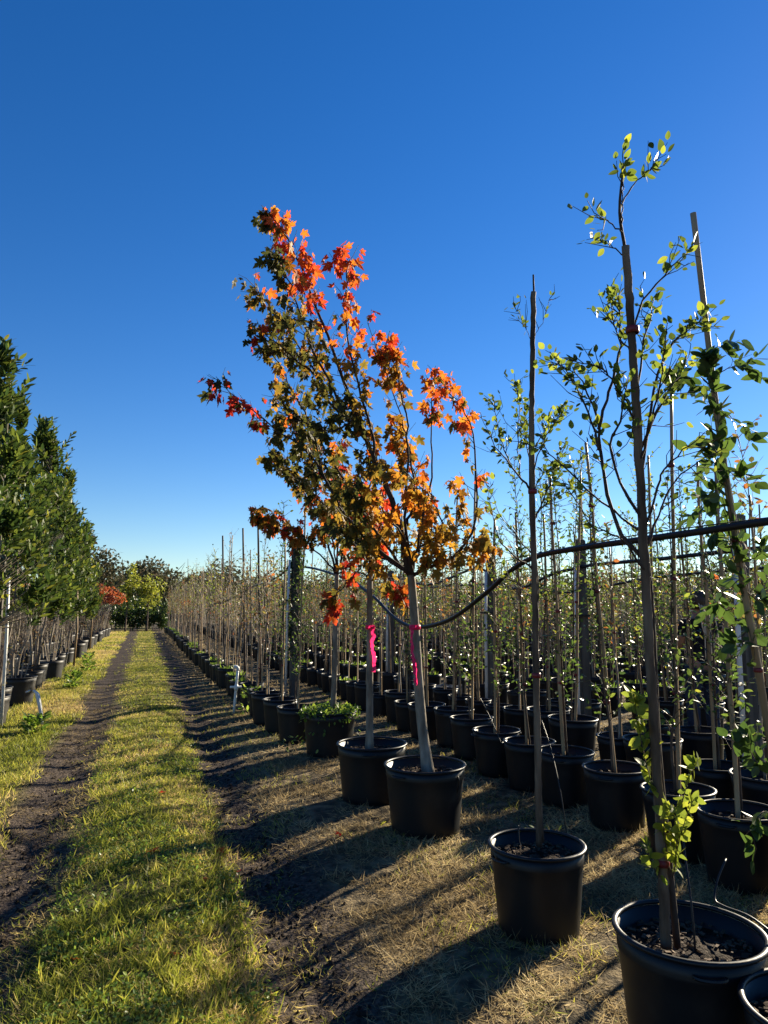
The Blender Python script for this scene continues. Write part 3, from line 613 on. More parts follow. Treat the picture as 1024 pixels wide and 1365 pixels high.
# T2
b2 = (1.94, 3.38); D2 = float(proj((*b2, .5))[2])
root = empty('potted_elm', (*b2, float(gz(*b2)) - .004), 'staked tree with a small round open crown, second whole pot of the front row', 'potted tree')
add_pot(root, 'mid', .2)
twig_tree(root, [at(722, 1122, D2), at(716, 1000, D2 + .03), at(713, 850, D2 + .03), at(716, 780, D2 + .03), at(708, 690, D2 + .03), at(708, 560, D2 + .03), at(712, 420, D2 + .03), at(711, 366, D2)],
    [at(719, 1128, D2), at(714, 850, D2), at(709, 600, D2), at(711.5, 389, D2)], [
    ([(709, 655), (692, 634), (675, 612), (660, 594), (641, 555)], -.1, .008, .35, .3), ([(680, 618), (672, 596), (664, 570), (657, 526)], .1, .005, 1.0, .3), ([(695, 640), (690, 590), (692, 540), (688, 512)], .2, .004, 1.0, .4),
    ([(709, 700), (723, 671), (735, 640), (752, 596)], .1, .007, .9, .35), ([(709, 640), (720, 600), (735, 570), (748, 545)], -.15, .005, 1.3, .3), ([(709, 620), (700, 580), (703, 540)], .25, .004, .9, .3),
    ([(714, 760), (684, 740), (662, 711), (648, 642)], -.1, .007, .3, .4), ([(713, 745), (690, 715), (668, 687), (652, 650)], .2, .005, .35, .4), ([(709, 690), (730, 670), (760, 650), (775, 610)], .2, .004, .6, .4),
    ([(712, 470), (702, 440), (683, 404)], .05, .0022, .5, .5), ([(711, 455), (722, 430), (735, 395)], 0, .002, .25, .5), ([(708, 600), (728, 575), (740, 560)], .1, .004, 1.5, .2), ([(709, 660), (725, 630), (745, 620)], -.1, .004, 1.3, .2),
    ([(715, 800), (690, 780), (670, 755)], .1, .004, .5, .3)],
    'elm', 22, .032, 230, D2, .015, .018, .0, .8, per_m=70, tw=24)
for y in (900, 655): link('tie', TIE['thick'], root, np.array(at(np.interp(y, [389, 600, 850, 1128], [711.5, 709, 714, 719]), y, D2)) - np.array(root.location))

# T0: broad-leaved tree on the long bamboo pole, its pot just outside the frame
b0 = (3.4, 3.0); D0 = float(proj((*b0, .5))[2])
root = empty('potted_evergreen', (*b0, float(gz(*b0)) - .004), 'broad leaved evergreen tied to the long bare topped bamboo pole at the far right edge', 'potted tree')
add_pot(root, 'row', .2)
tobj = twig_tree(root, [at(1042, 1105, D0 + .03), at(1022, 950, D0 + .04), at(995, 780, D0 + .05), at(968, 620, D0 + .05), at(952, 520, D0 + .05), at(945, 455, D0 + .03)],
    [at(1046, 1110, D0), at(1012, 900, D0), at(985, 745, D0), at(957, 560, D0), at(924, 284, D0)], [
    ([(948, 490), (935, 475), (915, 500), (900, 505)], -.1, .004, 1.4, .2), ([(950, 500), (975, 490), (995, 490), (1020, 505)], .1, .004, 1.2, .2), ([(952, 520), (940, 520), (920, 515)], .15, .004, 1.5, .1),
    ([(955, 540), (980, 560), (1004, 575)], 0, .004, 1.2, .3), ([(947, 470), (960, 462), (985, 490)], -.15, .004, 1.5, .2), ([(958, 580), (945, 600), (938, 640)], .1, .004, 1.4, .1), ([(965, 620), (985, 640), (990, 625)], -.1, .004, 1.2, .3),
    ([(968, 640), (950, 660), (940, 690)], -.1, .004, 1.6, .1), ([(975, 680), (955, 700), (960, 720)], .15, .004, 1.6, .1), ([(985, 740), (1005, 745), (1018, 725)], -.15, .004, 1.6, .1), ([(990, 780), (1010, 800), (1024, 770)], 0, .004, 1.5, .1),
    ([(990, 770), (965, 790), (955, 810)], .1, .004, 1.4, .1), ([(1000, 830), (985, 860), (975, 850)], -.1, .004, 1.4, .1), ([(1005, 860), (1030, 860), (1040, 830)], 0, .004, 1.4, .2), ([(1008, 880), (985, 750), (965, 620), (955, 540), (947, 470)], -.06, .004, 1.5, .02), ([(1003, 850), (978, 740), (956, 620), (944, 540)], .05, .004, 1.1, .02), ([(1030, 1040), (1005, 1010), (998, 980)], -.1, .004, 1.5, .1), ([(1035, 1080), (1010, 1090), (1005, 1150)], -.15, .004, 1.2, .2), ([(1025, 990), (1005, 980), (1000, 1000)], .05, .004, 1.5, .2)],
    'broad', 23, .084, 300, D0, .013, .0195, .0, .55, 'bark_brown', 'bamboo', per_m=26, lmat='broad')
for y in (505, 720, 893): link('tie', TIE['thick'], root, np.array(at(np.interp(y, [284, 560, 745, 900], [924, 957, 985, 1012]), y, D0)) - np.array(root.location))

# corner pot with nothing but a stub in view
bc = (1.99, 1.77)
root = empty('plant_pot', (*bc, float(gz(*bc)) - .004), 'wide black pot of bare bark mulch cut off by the bottom right corner', 'plant pot'); add_pot(root, 'mid', .4)

# ------------------------------------------------------------------ front row beyond the maples and the second row
front = [(1.78, 8.75, 'holly', 'row'), (1.72, 9.45, 'holly', 'row'), (1.66, 10.1, 'amber', 'row')]
labs = ['slender green leaved sapling in the pot right behind the weedy maple pot', 'slender green leaved sapling in the second pot behind the weedy maple pot', 'thin amber leaved sapling in the pot beside the ivy covered post']
for (x, y, k, p), lb in zip(front, labs): sapling(x, y, k, lb, None, p, None, 1.0, 1, 2)
row2 = [3.5, 4.02, 4.66, 5.3, 5.9, 6.5, 7.15, 7.75, 8.4]
lab2 = ['green staked sapling in the second row pot at the right edge', 'green staked sapling in the second row just left of the person', 'green staked sapling in the second row just left of the corky elm stake',
        'staked sapling in the second row, first to the right of the round crowned tree', 'staked sapling in the second row directly behind the round crowned tree trunk', 'staked sapling in the second row, first to the left of the round crowned tree',
        'staked sapling in the second row, second to the left of the round crowned tree', 'staked sapling in the second row just right of the tallest maple trunk', 'staked sapling in the second row hidden partly by the tallest maple trunk']
for i, (y, lb) in enumerate(zip(row2, lab2)): sapling(3.36 + rng.normal(0, .04), y, 'holly', lb, 'saplings of the second row near the camera', 'row', None, 1.0, 2, 3, vi=i % 5, thick=True)

PERSON = (5.84, 6.49)
rows = [3.36, 4.32, 5.3, 6.65, 7.6, 8.95, 9.9, 11.25, 12.2, 13.5, 14.5, 15.8]
cand = []
y = 10.75
while y < 46: cand.append((1.62 + .08 * math.sin(y * .2) + rng.normal(0, .03) - max(0, (y - 20)) * .012, y, 0)); y += .56
for r_i, X in enumerate(rows):
    y = 9.0 if r_i == 0 else 1.5 + rng.random() * .5
    while y < 60: cand.append((X + rng.normal(0, .06), y + rng.normal(0, .05), r_i + 1)); y += .62
X = 17.0
while X < 75:
    y = 3.0
    while y < 75: cand.append((X + rng.normal(0, .12), y + rng.normal(0, .1), 20)); y += .8
    X += 1.35
def inview(x, y, m=25):
    px, py, d = proj((x, y, 1.2)); return d > .5 and -m < px < 1024 + m
posts = [(2.62, 13.1), (5.0, 14.6), (5.0, 9.9), (5.05, 7.55), (4.98, 5.0)]
def clear_of_person(c):
    px, py, d = proj((c[0], c[1], 1.2)); return not (d < 8.2 and abs(px - 931) < 9)
cand = [c for c in cand if clear_of_person(c) and inview(c[0], c[1]) and math.hypot(c[0] - PERSON[0], c[1] - PERSON[1]) > .5 and all(math.hypot(c[0] - p[0], c[1] - p[1]) > .32 for p in posts + [(4.76, 5.16), (5.17, 5.83)])]
def show(c):      # nearness, with the lane-side row favoured because it is seen unobstructed
    d = math.hypot(c[0], c[1]); return d * (.45 if c[2] == 0 else 1.0 + .02 * c[2])
cand.sort(key=show)
NEAR = 262
ORD = 'first second third fourth fifth sixth seventh eighth ninth tenth eleventh twelfth thirteenth fourteenth fifteenth sixteenth seventeenth eighteenth nineteenth twentieth'.split()
rank = {}
for ri in range(0, 7):
    row = sorted([c for c in cand[:NEAR] if c[2] == ri], key=lambda c: -proj((c[0], c[1], .5))[0])
    for k, c in enumerate(row): rank[c] = k
for c in cand[:NEAR]:
    x, y, ri = c; u = random.random(); d = math.hypot(x, y)
    if ri == 0: k = 'bare' if u < .5 else 'pale' if u < .75 else 'amber'
    elif y < 9.5: k = 'holly' if u < .72 else 'elm' if u < .9 else 'amber'
    else: k = 'bare' if u < .25 else 'pale' if u < .5 else 'amber' if u < .66 else 'holly'
    kn = dict(holly='green leaved', elm='yellow green', bare='nearly bare', amber='amber leaved', pale='pale stemmed')[k]
    rw = ['front', 'second', 'third', 'fourth', 'fifth', 'sixth', 'seventh', 'eighth', 'ninth', 'tenth', 'eleventh', 'twelfth', 'thirteenth'][min(ri, 12)]
    wd = random.random() < (.3 if y > 8 else .05); wt = ' with weeds in its pot' if wd else ''
    if ri == 0: lb, gr = 'thin %s sapling%s in the front row along the lane' % (kn, wt), '%s saplings%s of the front row along the lane' % (kn, wt)
    else: lb, gr = 'thin %s sapling%s in the %s row of pots' % (kn, wt, rw), '%s saplings%s in the %s row' % (kn, wt, rw)
    q = rank.get(c)
    if q is not None and q < 20:
        lb = ('thin %s sapling, %s beyond the ivy post in the front row along the lane' % (kn, ORD[q])) if ri == 0 else ('thin %s sapling, %s from the right edge in the %s row of pots' % (kn, ORD[q], rw)) if ri > 1 else ('thin %s sapling, %s beyond the tallest maple in the second row' % (kn, ORD[q]))
    sapling(x, y, k, lb, gr, 'row' if d < 9 else 'small' if d < 16 else 'far', None, random.uniform(.85, 1.12), 2 if d < 5.5 else 1 if d < 13 else 0, 2 if d < 12 else 1, weeds=wd)
sapling(5.17, 5.83, 'holly', 'green staked sapling just left of and in front of the person', None, 'row', 2.5, 1.0, 1, 2, vi=4)
# three tall bare stakes standing above the front row
for (px, py, lb) in ((297, 714, 'shortest of the three tall dark poles rising above the front row saplings'), (324, 704, 'middle of the three tall dark poles rising above the front row saplings'), (344, 691, 'tallest dark pole rising above the front row saplings nearest the ivy post')):
    D = {297: 17.5, 324: 16.3, 344: 15.2}[px]; t = at(px, py, D); bpt = np.array([t[0] + .12, t[1] - .1, 0.02])
    o = link('tall_pole', MB().add(*tube(smooth_path([bpt, (bpt + t) / 2, t], 8) - bpt, np.linspace(.028, .02, 9)[:len(smooth_path([bpt, (bpt + t) / 2, t], 8))], 7)).mesh('pole', 'bark_brown', True), None, bpt); tag(o, lb, 'pole', 'tall poles above the front row')

# everything farther: one mass of potted saplings
def far_mass(cands, name, label, mats, seed, zs=(1.8, 2.9), leaves=44, lrg=(.045, .11)):
    rg = np.random.default_rng(seed); st = MB(); lf = MB(); pt = MB()
    V, F = lathe([(.15, 0), (.19, .37), (.17, .37), (.165, .32), (.001, .32)], 7)
    for c in cands:
        x, y = c[0], c[1]; H = rg.uniform(*zs); l = rg.normal(0, .03, 2) * H
        pt.add(V + [x, y, 0], F); st.add(*tube(np.array([[x, y, .3], [x + l[0] * .5, y + l[1] * .5, H * .55], [x + l[0], y + l[1], H]]), [.013, .011, .005], 3, False))
        if rg.random() < .6: st.add(*tube(np.array([[x + .03, y, .3], [x + .05 + l[0], y, H * rg.uniform(.6, 1.1)]]), [.011, .009], 3, False))
        n = leaves if math.hypot(x, y) < 40 else leaves // 2; t = rg.random(n) ** .7; z = H * (.34 + .68 * t); w = .28 * (1.15 - .8 * t); a = rg.random(n) * 6.283
        pos = np.stack([x + l[0] * z / H + w * rg.random(n) * np.cos(a), y + l[1] * z / H + w * rg.random(n) * np.sin(a), z], -1)
        base = rg.random() ** 1.2 * .75; scatter(lf, QUAD, pos, unit(rg.normal(0, 1, (n, 3))), unit(rg.normal(0, .7, (n, 3)) + [0, 0, .5]), rg.uniform(*lrg, n), np.clip(base + rg.random(n) * .25, 0, 1))
        for k in range(3):
            z = H * rg.uniform(.4, .85); a_ = rg.random() * 6.283; b = np.array([x + l[0] * z / H, y + l[1] * z / H, z]); st.add(*tube(np.array([b, b + [.22 * math.cos(a_), .22 * math.sin(a_), .3]]), [.005, .002], 3, False))
    root = link(name, lf.mesh(name, mats[0]), None); tag(root, label, 'saplings', None, 'stuff')
    for nm, mb, mt in (('stems', st, mats[1]), ('pots', pt, 'pot')):
        o = link(nm, mb.mesh(nm, mt), root); o['kind'] = 'stuff'
far_mass(cand[NEAR:], 'distant_saplings', 'dense mass of staked saplings filling the field out to the far trees', ('autumn', 'bark_pale'), 77)

# ------------------------------------------------------------------ irrigation posts, pipes
def post(x, y, h, label, ivy=False, w=.1, side=-.11):
    root = empty('irrigation_post', (x, y, 0), label, 'post', None, rng.normal(0, .15))
    V, F = box((0, 0, h / 2 - .1), (w, w, h + .2)); V[4:, :2] *= .96; b = MB().add(V, F); b.add(*box((0, 0, h + .004), (w * .8, w * .8, .012))); link('timber', b.mesh('timber', 'post'), root)
    link('riser', MB().add(*tube([[side, -.02, -.05], [side * .95, -.03, h * .5], [side * .8, -.04, h - .3]], .022, 10)).mesh('riser', 'pvc', True), root)
    link('strap', MB().add(*box((side * .45, -.035, h * .62), (abs(side) + .1, w + .02, .025))).mesh('strap', 'hose'), root)
    if ivy:
        rg = np.random.default_rng(9); N = 1500; z = rg.uniform(.7, h + .12, N); a = rg.random(N) * 6.283; q = .075 + .05 * rg.random(N) + .03 * np.sin(z * 5)
        pos = np.stack([q * np.cos(a), q * np.sin(a), z], -1); d = unit(np.stack([np.cos(a), np.sin(a), -.4 + 0 * a], -1) + rg.normal(0, .5, (N, 3)))
        o = link('ivy', scatter(MB(), ELL, pos, d, unit(rg.normal(0, .6, (N, 3)) + [0, 0, 1]), rg.uniform(.03, .065, N), rg.random(N) * .7).mesh('ivy', 'shrub'), root); o['kind'] = 'stuff'
    return root
post(*posts[0], 2.75, 'tall timber post wrapped in dark ivy beside a white pipe, behind the weedy pot', True, .14, -.16)
post(*posts[1], 2.35, 'grey timber post with white pipe left of the tallest maple trunk')
post(*posts[2], 2.42, 'grey timber post with white pipe standing between the maple and the round crowned tree')
post(*posts[3], 2.4, 'grey timber post with white pipe just right of the round crowned tree trunk')
post(*posts[4], 2.4, 'grey timber post with white pipe behind the corky elm stake')
def pipe(name, label, pts, r, cat='pipe', extra=None, mat='hose', n=9, m=60):
    o = link(name, MB().add(*tube(smooth_path(pts, m), r, n)).mesh(name, mat, True)); tag(o, label, cat); return o
XH = 2.62
def onX(x, y, X):
    d = fwv + rv * (x - CX) / F_PX - uv_ * (y - CY) / F_PX; return CAM + d * (X / d[0])
pts = [onX(1090, 684, XH), onX(1024, 695, XH), onX(930, 709, XH), onX(850, 720, XH), onX(770, 731, XH), onX(718, 741, XH), onX(685, 758, XH), onX(645, 793, XH), onX(605, 823, XH), onX(575, 834, XH), onX(547, 835, XH), onX(522, 820, XH), onX(500, 797, XH), onX(470, 775, XH), onX(452, 768, XH), onX(420, 758, XH), onX(398, 755, XH)]
o = pipe('irrigation_pipe', 'thick black irrigation pipe running level from the right edge then sagging behind the tallest maple', pts, .0185)
wpts = [onX(1090, 679, XH + .02), onX(1024, 690, XH + .02), onX(850, 713, XH + .02), onX(720, 737, XH + .02), onX(600, 762, XH), onX(480, 768, XH), onX(392, 752, XH)]
pipe('wire', 'thin black wire strung just above the nearest thick pipe', wpts, .0035, 'wire', n=5)
X5 = 5.03
pts = [np.array([X5, 2.5, 2.12]), np.array([X5, 4.0, 2.1]), onX(960, 736, X5), onX(880, 745, X5), onX(800, 752, X5), onX(770, 757, X5), onX(735, 766, X5), onX(690, 785, X5), onX(660, 772, X5), np.array([X5, 10.5, 2.2]), np.array([X5, 12.5, 2.0]), np.array([X5, 14.6, 2.25])]
pipe('irrigation_pipe', 'black irrigation pipe on the second line of posts, behind the corky elm', pts, .021)
pipe('wire', 'thin black wire strung along the second line of posts', [[X5, 2.5, 2.3], [X5, 5, 2.33], [X5, 9.9, 2.3], [X5, 14.6, 2.3], [X5, 24, 2.3]], .0035, 'wire', n=5)
pipe('irrigation_pipe', 'black irrigation pipe stretched far behind between the back rows', [[7.5, 5, 2.1], [7.5, 9, 2.05], [7.5, 12, 1.85], [7.5, 15, 2.1], [7.5, 24, 2.1]], .02)
pipe('irrigation_pipe', 'black irrigation pipe dipping left of the ivy covered post', [onX(388, 752, 2.62), onX(372, 768, 2.55), onX(350, 778, 2.5), onX(332, 784, 2.5), onX(318, 800, 2.5)], .02)

# pink ribbons
def ribbon(px, pys, D, label, w):
    P = smooth_path([at(x, y, D) for x, y in zip(px, pys)], 26); n = len(P); base = P[0]; V = []; rg = np.random.default_rng(int(px[0]))
    ang = np.cumsum(rg.normal(0, .32, n)) + .3
    for i in range(n):
        a = ang[i]; P[i] += [rg.normal(0, .003), rg.normal(0, .004), 0]; s = np.array([math.cos(a), math.sin(a), 0]) * w / 2; V += [P[i] - s - base, P[i] + s - base]
    F = [[2 * i, 2 * i + 1, 2 * i + 3, 2 * i + 2] for i in range(n - 1)]
    root = link('ribbon', MB().add(V, F).mesh('ribbon', 'pink', True), None, base); tag(root, label, 'ribbon', 'pink marker ribbons on maple trunks')
    k = MB().add(*lathe([(.036, -.018), (.042, -.016), (.044, 0), (.041, .016), (.036, .018)], 12)); o = link('knot', k.mesh('knot', 'pink', True), root); return o
D = D4 - .05; ribbon((496, 498, 496, 498, 499, 498), (834, 848, 858, 872, 886, 896), D, 'pink marker ribbon hanging on the straight grey trunk left of the tallest maple', .034).location = np.array(at(493, 836, D4)) - np.array(at(496, 834, D))
D = D3 - .06; ribbon((549, 549, 550, 552, 554, 555), (837, 852, 870, 884, 900, 914), D, 'pink marker ribbon hanging on the trunk of the tallest maple', .03).location = np.array(at(553, 836, D3)) - np.array(at(549, 837, D))

# drip tubes
def drip(pts, label):
    o = link('drip_tube', MB().add(*tube(smooth_path(pts, 30), .0042, 6)).mesh('drip_tube', 'hose', True)); tag(o, label, 'drip tube', 'thin drip tubes fed over pot rims')
drip([at(928, 1278, 2.5), at(921, 1200, 2.56), at(912, 1130, 2.7), at(905, 1060, 2.85)], 'thin drip tube rising from the soil of the nearest whole pot')
drip([at(1040, 1252, 2.42), at(1000, 1222, 2.56), at(965, 1208, 2.7), at(953, 1198, 2.76), at(957, 1172, 2.82), at(968, 1145, 2.9)], 'thin drip tube looping beyond the rim of the nearest whole pot')
drip([at(712, 1142, 3.7), at(694, 1128, 3.75), at(691, 1100, 3.8)], 'short drip tube stub in the pot of the round crowned tree')
drip([at(583, 1032, 5.2), at(600, 1025, 5.05), at(612, 1040, 4.95), at(606, 1070, 4.98)], 'thin drip tube bent over the rim of the tallest maple pot')
drip([at(497, 990, 6.2), at(490, 1015, 5.85), at(492, 1026, 5.8), at(505, 1028, 5.8)], 'thin drip tube looped in front of the straight grey trunk pot')
drip([at(668, 990, 6.1), at(655, 960, 6.2), at(640, 930, 6.3)], 'thin drip tube slanting into a second row pot left of the round crowned tree')
drip([at(757, 1125, 4.6), at(748, 1060, 4.7), at(735, 1000, 5.0), at(722, 960, 5.3)], 'thin drip tube climbing right of the round crowned tree pot')

# white risers by the lane
def riser(base, top, r, label, valve):
    base = np.array(base); top = np.array(top); root = empty('white_riser', base, label, 'pipe'); v = top - base
    link('pipe', MB().add(*tube(np.linspace(0, 1, 5)[:, None] * v, r, 12)).mesh('pipe', 'pvc', True), root)
    if valve:
        link('coupling', MB().add(*tube(np.array([.52, .56, .62, .66])[:, None] * v, [r * 1.1, r * 1.5, r * 1.5, r * 1.1], 12)).mesh('coupling', 'pvc', True), root)
        link('valve', MB().add(*tube(np.array([v * .6 + [-.09, .02, 0], v * .6 + [.08, -.02, 0]]), r * .8, 8)).mesh('valve', 'pvc', True), root)
        link('elbow', MB().add(*tube(smooth_path([v * .97, v * 1.02, v * 1.05 + [-.03, 0, 0], v * 1.06 + [-.06, 0, -.01]], 8), r * 1.35, 10)).mesh('elbow', 'pvc', True), root)
riser((1.32, 11.1, 0), (1.36, 11.1, .66), .021, 'white plastic riser pipe with a valve standing at the lane edge before the front row', True)
rg = np.random.default_rng(3)
base = np.array([-1.38, 10.9, .0]); P = np.array([[.12, 0, .0], [.1, 0, .12], [.07, .0, .27], [.03, .01, .42], [-.03, .02, .47], [-.1, .04, .44]]); V = []
for p, w in zip(P, (.03, .05, .055, .06, .06, .05)): V += [p + [-w / 2, .015, 0], p + [0, -.015, 0], p + [w / 2, .015, 0]]
F = [[3 * i + k, 3 * i + k + 1, 3 * i + k + 4, 3 * i + k + 3] for i in range(5) for k in range(2)]
o = link('plastic_strip', MB().add(V, F).mesh('plastic_strip', 'pvc', True), None, base); o.modifiers.new('s', 'SOLIDIFY').thickness = .004; tag(o, 'bent white plastic strip leaning against the left row of pots by the lane', 'plastic strip')

# crates between the rows
def crate(x, y, label, rot):
    root = empty('crate', (x, y, 0), label, 'crate', 'grey crates between the pot rows', rot); w, h = .36, .3
    b = MB()
    for s in (-1, 1):
        for e in (-1, 1): b.add(*box((s * w / 2, e * w / 2, h / 2), (.03, .03, h)))
    link('corner_frame', b.mesh('corner_frame', 'crate'), root)
    link('base', MB().add(*box((0, 0, .012), (w - .032, w - .032, .02))).mesh('crate_base', 'crate'), root)
    me = MB().add(*box((0, 0, 0), (w - .032, .016, .036))).mesh('slat', 'crate'); me2 = MB().add(*box((0, 0, 0), (.016, .02, h - .02))).mesh('slat', 'crate')
    for k in range(4):
        for s in range(4): o = link('slat', me, root, (math.cos(s * math.pi / 2) * w / 2, math.sin(s * math.pi / 2) * w / 2, .05 + k * .072)); o.rotation_euler = (0, 0, s * math.pi / 2 + math.pi / 2)
for x, y, l, r_ in ((4.85, 8.35, 'grey slatted crate on the ground right of the round crowned tree trunk', .3), (4.8, 11.2, 'grey slatted crate on the ground just right of the tallest maple trunk', .5)):
    crate(x, y, l, r_)

# ------------------------------------------------------------------ the worker among the rows
def skinned(name, pts, edges, radii, mat, parent, root_i=0, sub=2):
    me = bpy.data.meshes.new(name); me.from_pydata([tuple(p) for p in pts], edges, []); me.materials.append(M[mat]); o = link(name, me, parent)
    sk = o.modifiers.new('skin', 'SKIN'); sk.use_smooth_shade = True; ly = me.skin_vertices[0].data if me.skin_vertices else None
    if ly is None:
        bpy.context.view_layer.objects.active = o; ly = me.skin_vertices[0].data
    for i, r_ in enumerate(radii): ly[i].radius = r_ if isinstance(r_, tuple) else (r_, r_)
    ly[root_i].use_root = True; o.modifiers.new('sub', 'SUBSURF').levels = sub; o.modifiers['sub'].render_levels = sub; return o
def person():
    root = empty('person', (*PERSON, 0), 'person in dark navy top and blue jeans standing among the rows', 'person', None, R(-10))
    J = [(0, 0, .95), (0, .01, 1.1), (0, .01, 1.27), (0, 0, 1.42), (0, 0, 1.5), (0, .03, 1.585), (0, .045, 1.67), (0, .03, 1.72),
         (.1, 0, .9), (.11, .03, .5), (.115, 0, .1), (.12, .12, .035), (-.1, 0, .9), (-.12, .02, .5), (-.13, -.02, .1), (-.135, .1, .035),
         (.18, 0, 1.41), (.33, .05, 1.3), (.2, .26, 1.38), (.16, .33, 1.41), (-.17, 0, 1.41), (-.2, .08, 1.16), (-.1, .29, 1.2), (-.07, .36, 1.24)]
    E = [(0, 1), (1, 2), (2, 3), (3, 4), (4, 5), (5, 6), (6, 7), (0, 8), (8, 9), (9, 10), (10, 11), (0, 12), (12, 13), (13, 14), (14, 15), (3, 16), (16, 17), (17, 18), (18, 19), (3, 20), (20, 21), (21, 22), (22, 23)]
    rad = [(.14, .1), (.13, .1), (.15, .11), (.11, .08), .055, .07, .085, .06, .085, .055, .04, .035, .085, .055, .04, .035, .055, .04, .03, (.04, .02), .055, .04, .03, (.04, .02)]
    for hand, sx in ((19, 1), (23, -1)):
        h = np.array(J[hand])
        for k in range(5):
            d = np.array([(k - 2) * .02, .05, .01]) if k else np.array([-.045 * sx, .01, .02]); n0 = len(J)
            J += [tuple(h + d * .8), tuple(h + d * 1.4 + [0, 0, -.012])]; E += [(hand, n0), (n0, n0 + 1)]; rad += [.0095, .0085]
    skinned('body', J, E, rad, 'skin', root)
    T = [(0, 0, .9), J[1], J[2], J[3], (0, 0, 1.46), J[16], (.27, .03, 1.345), J[20], (-.19, .05, 1.26)]
    skinned('shirt', T, [(0, 1), (1, 2), (2, 3), (3, 4), (3, 5), (5, 6), (3, 7), (7, 8)], [(.165, .125), (.155, .122), (.17, .13), (.13, .1), .07, .075, .062, .075, .062], 'shirt', root)
    T = [(0, 0, 1.0), J[8], J[9], (.115, 0, .07), J[12], J[13], (-.13, -.02, .07)]
    skinned('trousers', T, [(0, 1), (1, 2), (2, 3), (0, 4), (4, 5), (5, 6)], [(.155, .122), .105, .078, .066, .105, .078, .066], 'jeans', root)
    V, F = lathe([(.001, .105), (.06, .095), (.095, .055), (.105, 0), (.098, -.06), (.07, -.1), (.001, -.1)], 20); V = V * [.92, 1.05, 1.05]; V[:, 1] -= .025
    o = link('hair', MB().add(V, F).mesh('hair', 'hair', True), root, (0, .03, 1.67))
    f = MB(); nz = np.array([[-.015, 0, 0], [.015, 0, 0], [0, .028, -.01], [0, 0, .045]]); f.add(nz, [[0, 1, 2], [1, 3, 2], [3, 0, 2]]); link('nose', f.mesh('nose', 'skin', True), root, (0, .125, 1.63))
    for s in (-1, 1):
        link('ear', MB().add(*lathe([(.001, -.006), (.022, -.004), (.024, .004), (.001, .006)], 10)).mesh('ear', 'skin', True), root, (s * .088, .03, 1.655)).rotation_euler = (0, R(90), 0)
        link('shoe', MB().add(*tube([[s * .12, -.05, .04], [s * .122, .06, .045], [s * .125, .17, .03]], [.045, .05, .035], 10)).mesh('shoe', 'hair', True), root)
    t = MB(); rg = np.random.default_rng(2)
    for k in range(9):
        x = rg.uniform(-.13, .1); t.add(*tube(smooth_path([[x * .3 - .02, .02, 1.79 + rg.uniform(-.05, .05)], [x * .6, -.09, 1.6], [x, -.15, 1.42], [x + rg.normal(0, .04), -.16, rg.uniform(1.0, 1.3)]], 10), .006, 4))
    o = link('twine_bundle', t.mesh('twine_bundle', 'twine', True), None, (*PERSON, 0)); tag(o, 'bundle of pale twine strands hanging down the back of the person', 'twine')
person()

# ------------------------------------------------------------------ left side: evergreen row
def spray_tree(seed, H, zc, rad, nspray, lsize, tmpl, per=11, spl=.32, stems=3, z0=.3):
    rg = np.random.default_rng(seed); tk = MB(); axes = []
    for s in range(stems):
        a = s * 2.1 + rg.random(); P = smooth_path([[.06 * math.cos(a), .06 * math.sin(a), z0], [.12 * math.cos(a), .12 * math.sin(a), zc * .6], [.22 * math.cos(a) + rg.normal(0, .05), .22 * math.sin(a), zc + .2], [.18 * math.cos(a) + rg.normal(0, .1), .18 * math.sin(a) + rg.normal(0, .1), H * (.97 - .13 * s)]], 16)
        tk.add(*tube(P, np.linspace(.034, .005, len(P)), 7)); axes.append(P)
    pos = []; dr = []; limbs = [((j + rg.random()) / 21, j * 2.4 + rg.normal(0, .4), rg.uniform(.35, 1.1)) for j in range(15)]
    for k in range(nspray):
        lt, laz, lq = limbs[k % 15]; t = float(np.clip(lt * 1.4 + rg.normal(0, .034), 0, .99)); z = zc - .15 + (H - zc) * t; ax = axes[k % stems]; i = int(np.argmin(abs(ax[:, 2] - min(z, ax[-1, 2])))); c = ax[i]
        prof = rad * (math.sin(math.pi * min(1, (t * .85 + .18))) ** .7) * (1.05 - .6 * t) + .05; az = laz + rg.normal(0, .33); q = prof * lq * rg.uniform(.45, 1.1)
        if k % 9 == 0: az = rg.random() * 6.283; q = prof * rg.random()
        s = np.array([c[0] + q * math.cos(az), c[1] + q * math.sin(az), z]); dv = unit(np.array([math.cos(az) * .6, math.sin(az) * .6, rg.uniform(.7, 1.5)]) + rg.normal(0, .15, 3)); L = spl * rg.uniform(.6, 1.25)
        if k % 3 == 0: tk.add(*tube(np.array([c * [1, 1, 0] + [0, 0, max(zc * .92, z - q * .9)], s, s + dv * L]), [.007, .004, .001], 3, False))
        m = per; u = np.linspace(.1, 1, m); a = np.arange(m) * 2.4 + rg.random() * 6; x = unit(np.cross(dv, [0.3, .2, 1])); yv = np.cross(dv, x)
        pos.append(s + dv * (L * u)[:, None]); dr.append(unit(dv * (.7 + .6 * u)[:, None] + (np.cos(a)[:, None] * x + np.sin(a)[:, None] * yv) * .75))
    pos = np.concatenate(pos); dr = np.concatenate(dr); N = len(pos)
    cr = scatter(MB(), tmpl, pos, dr, unit(rg.normal(0, .4, (N, 3)) + [0, 0, 1]), lsize * rg.uniform(.7, 1.2, N), rg.beta(1.6, 2, N))
    return tk.mesh('trunk', 'bark_grey', True), cr.mesh('crown', 'ever')
EV = [spray_tree(800 + i, 5.4, 1.6, .66 + .04 * i, 400, .148, ellip(.19, .04, .12), 12, .38, 3) for i in range(4)]
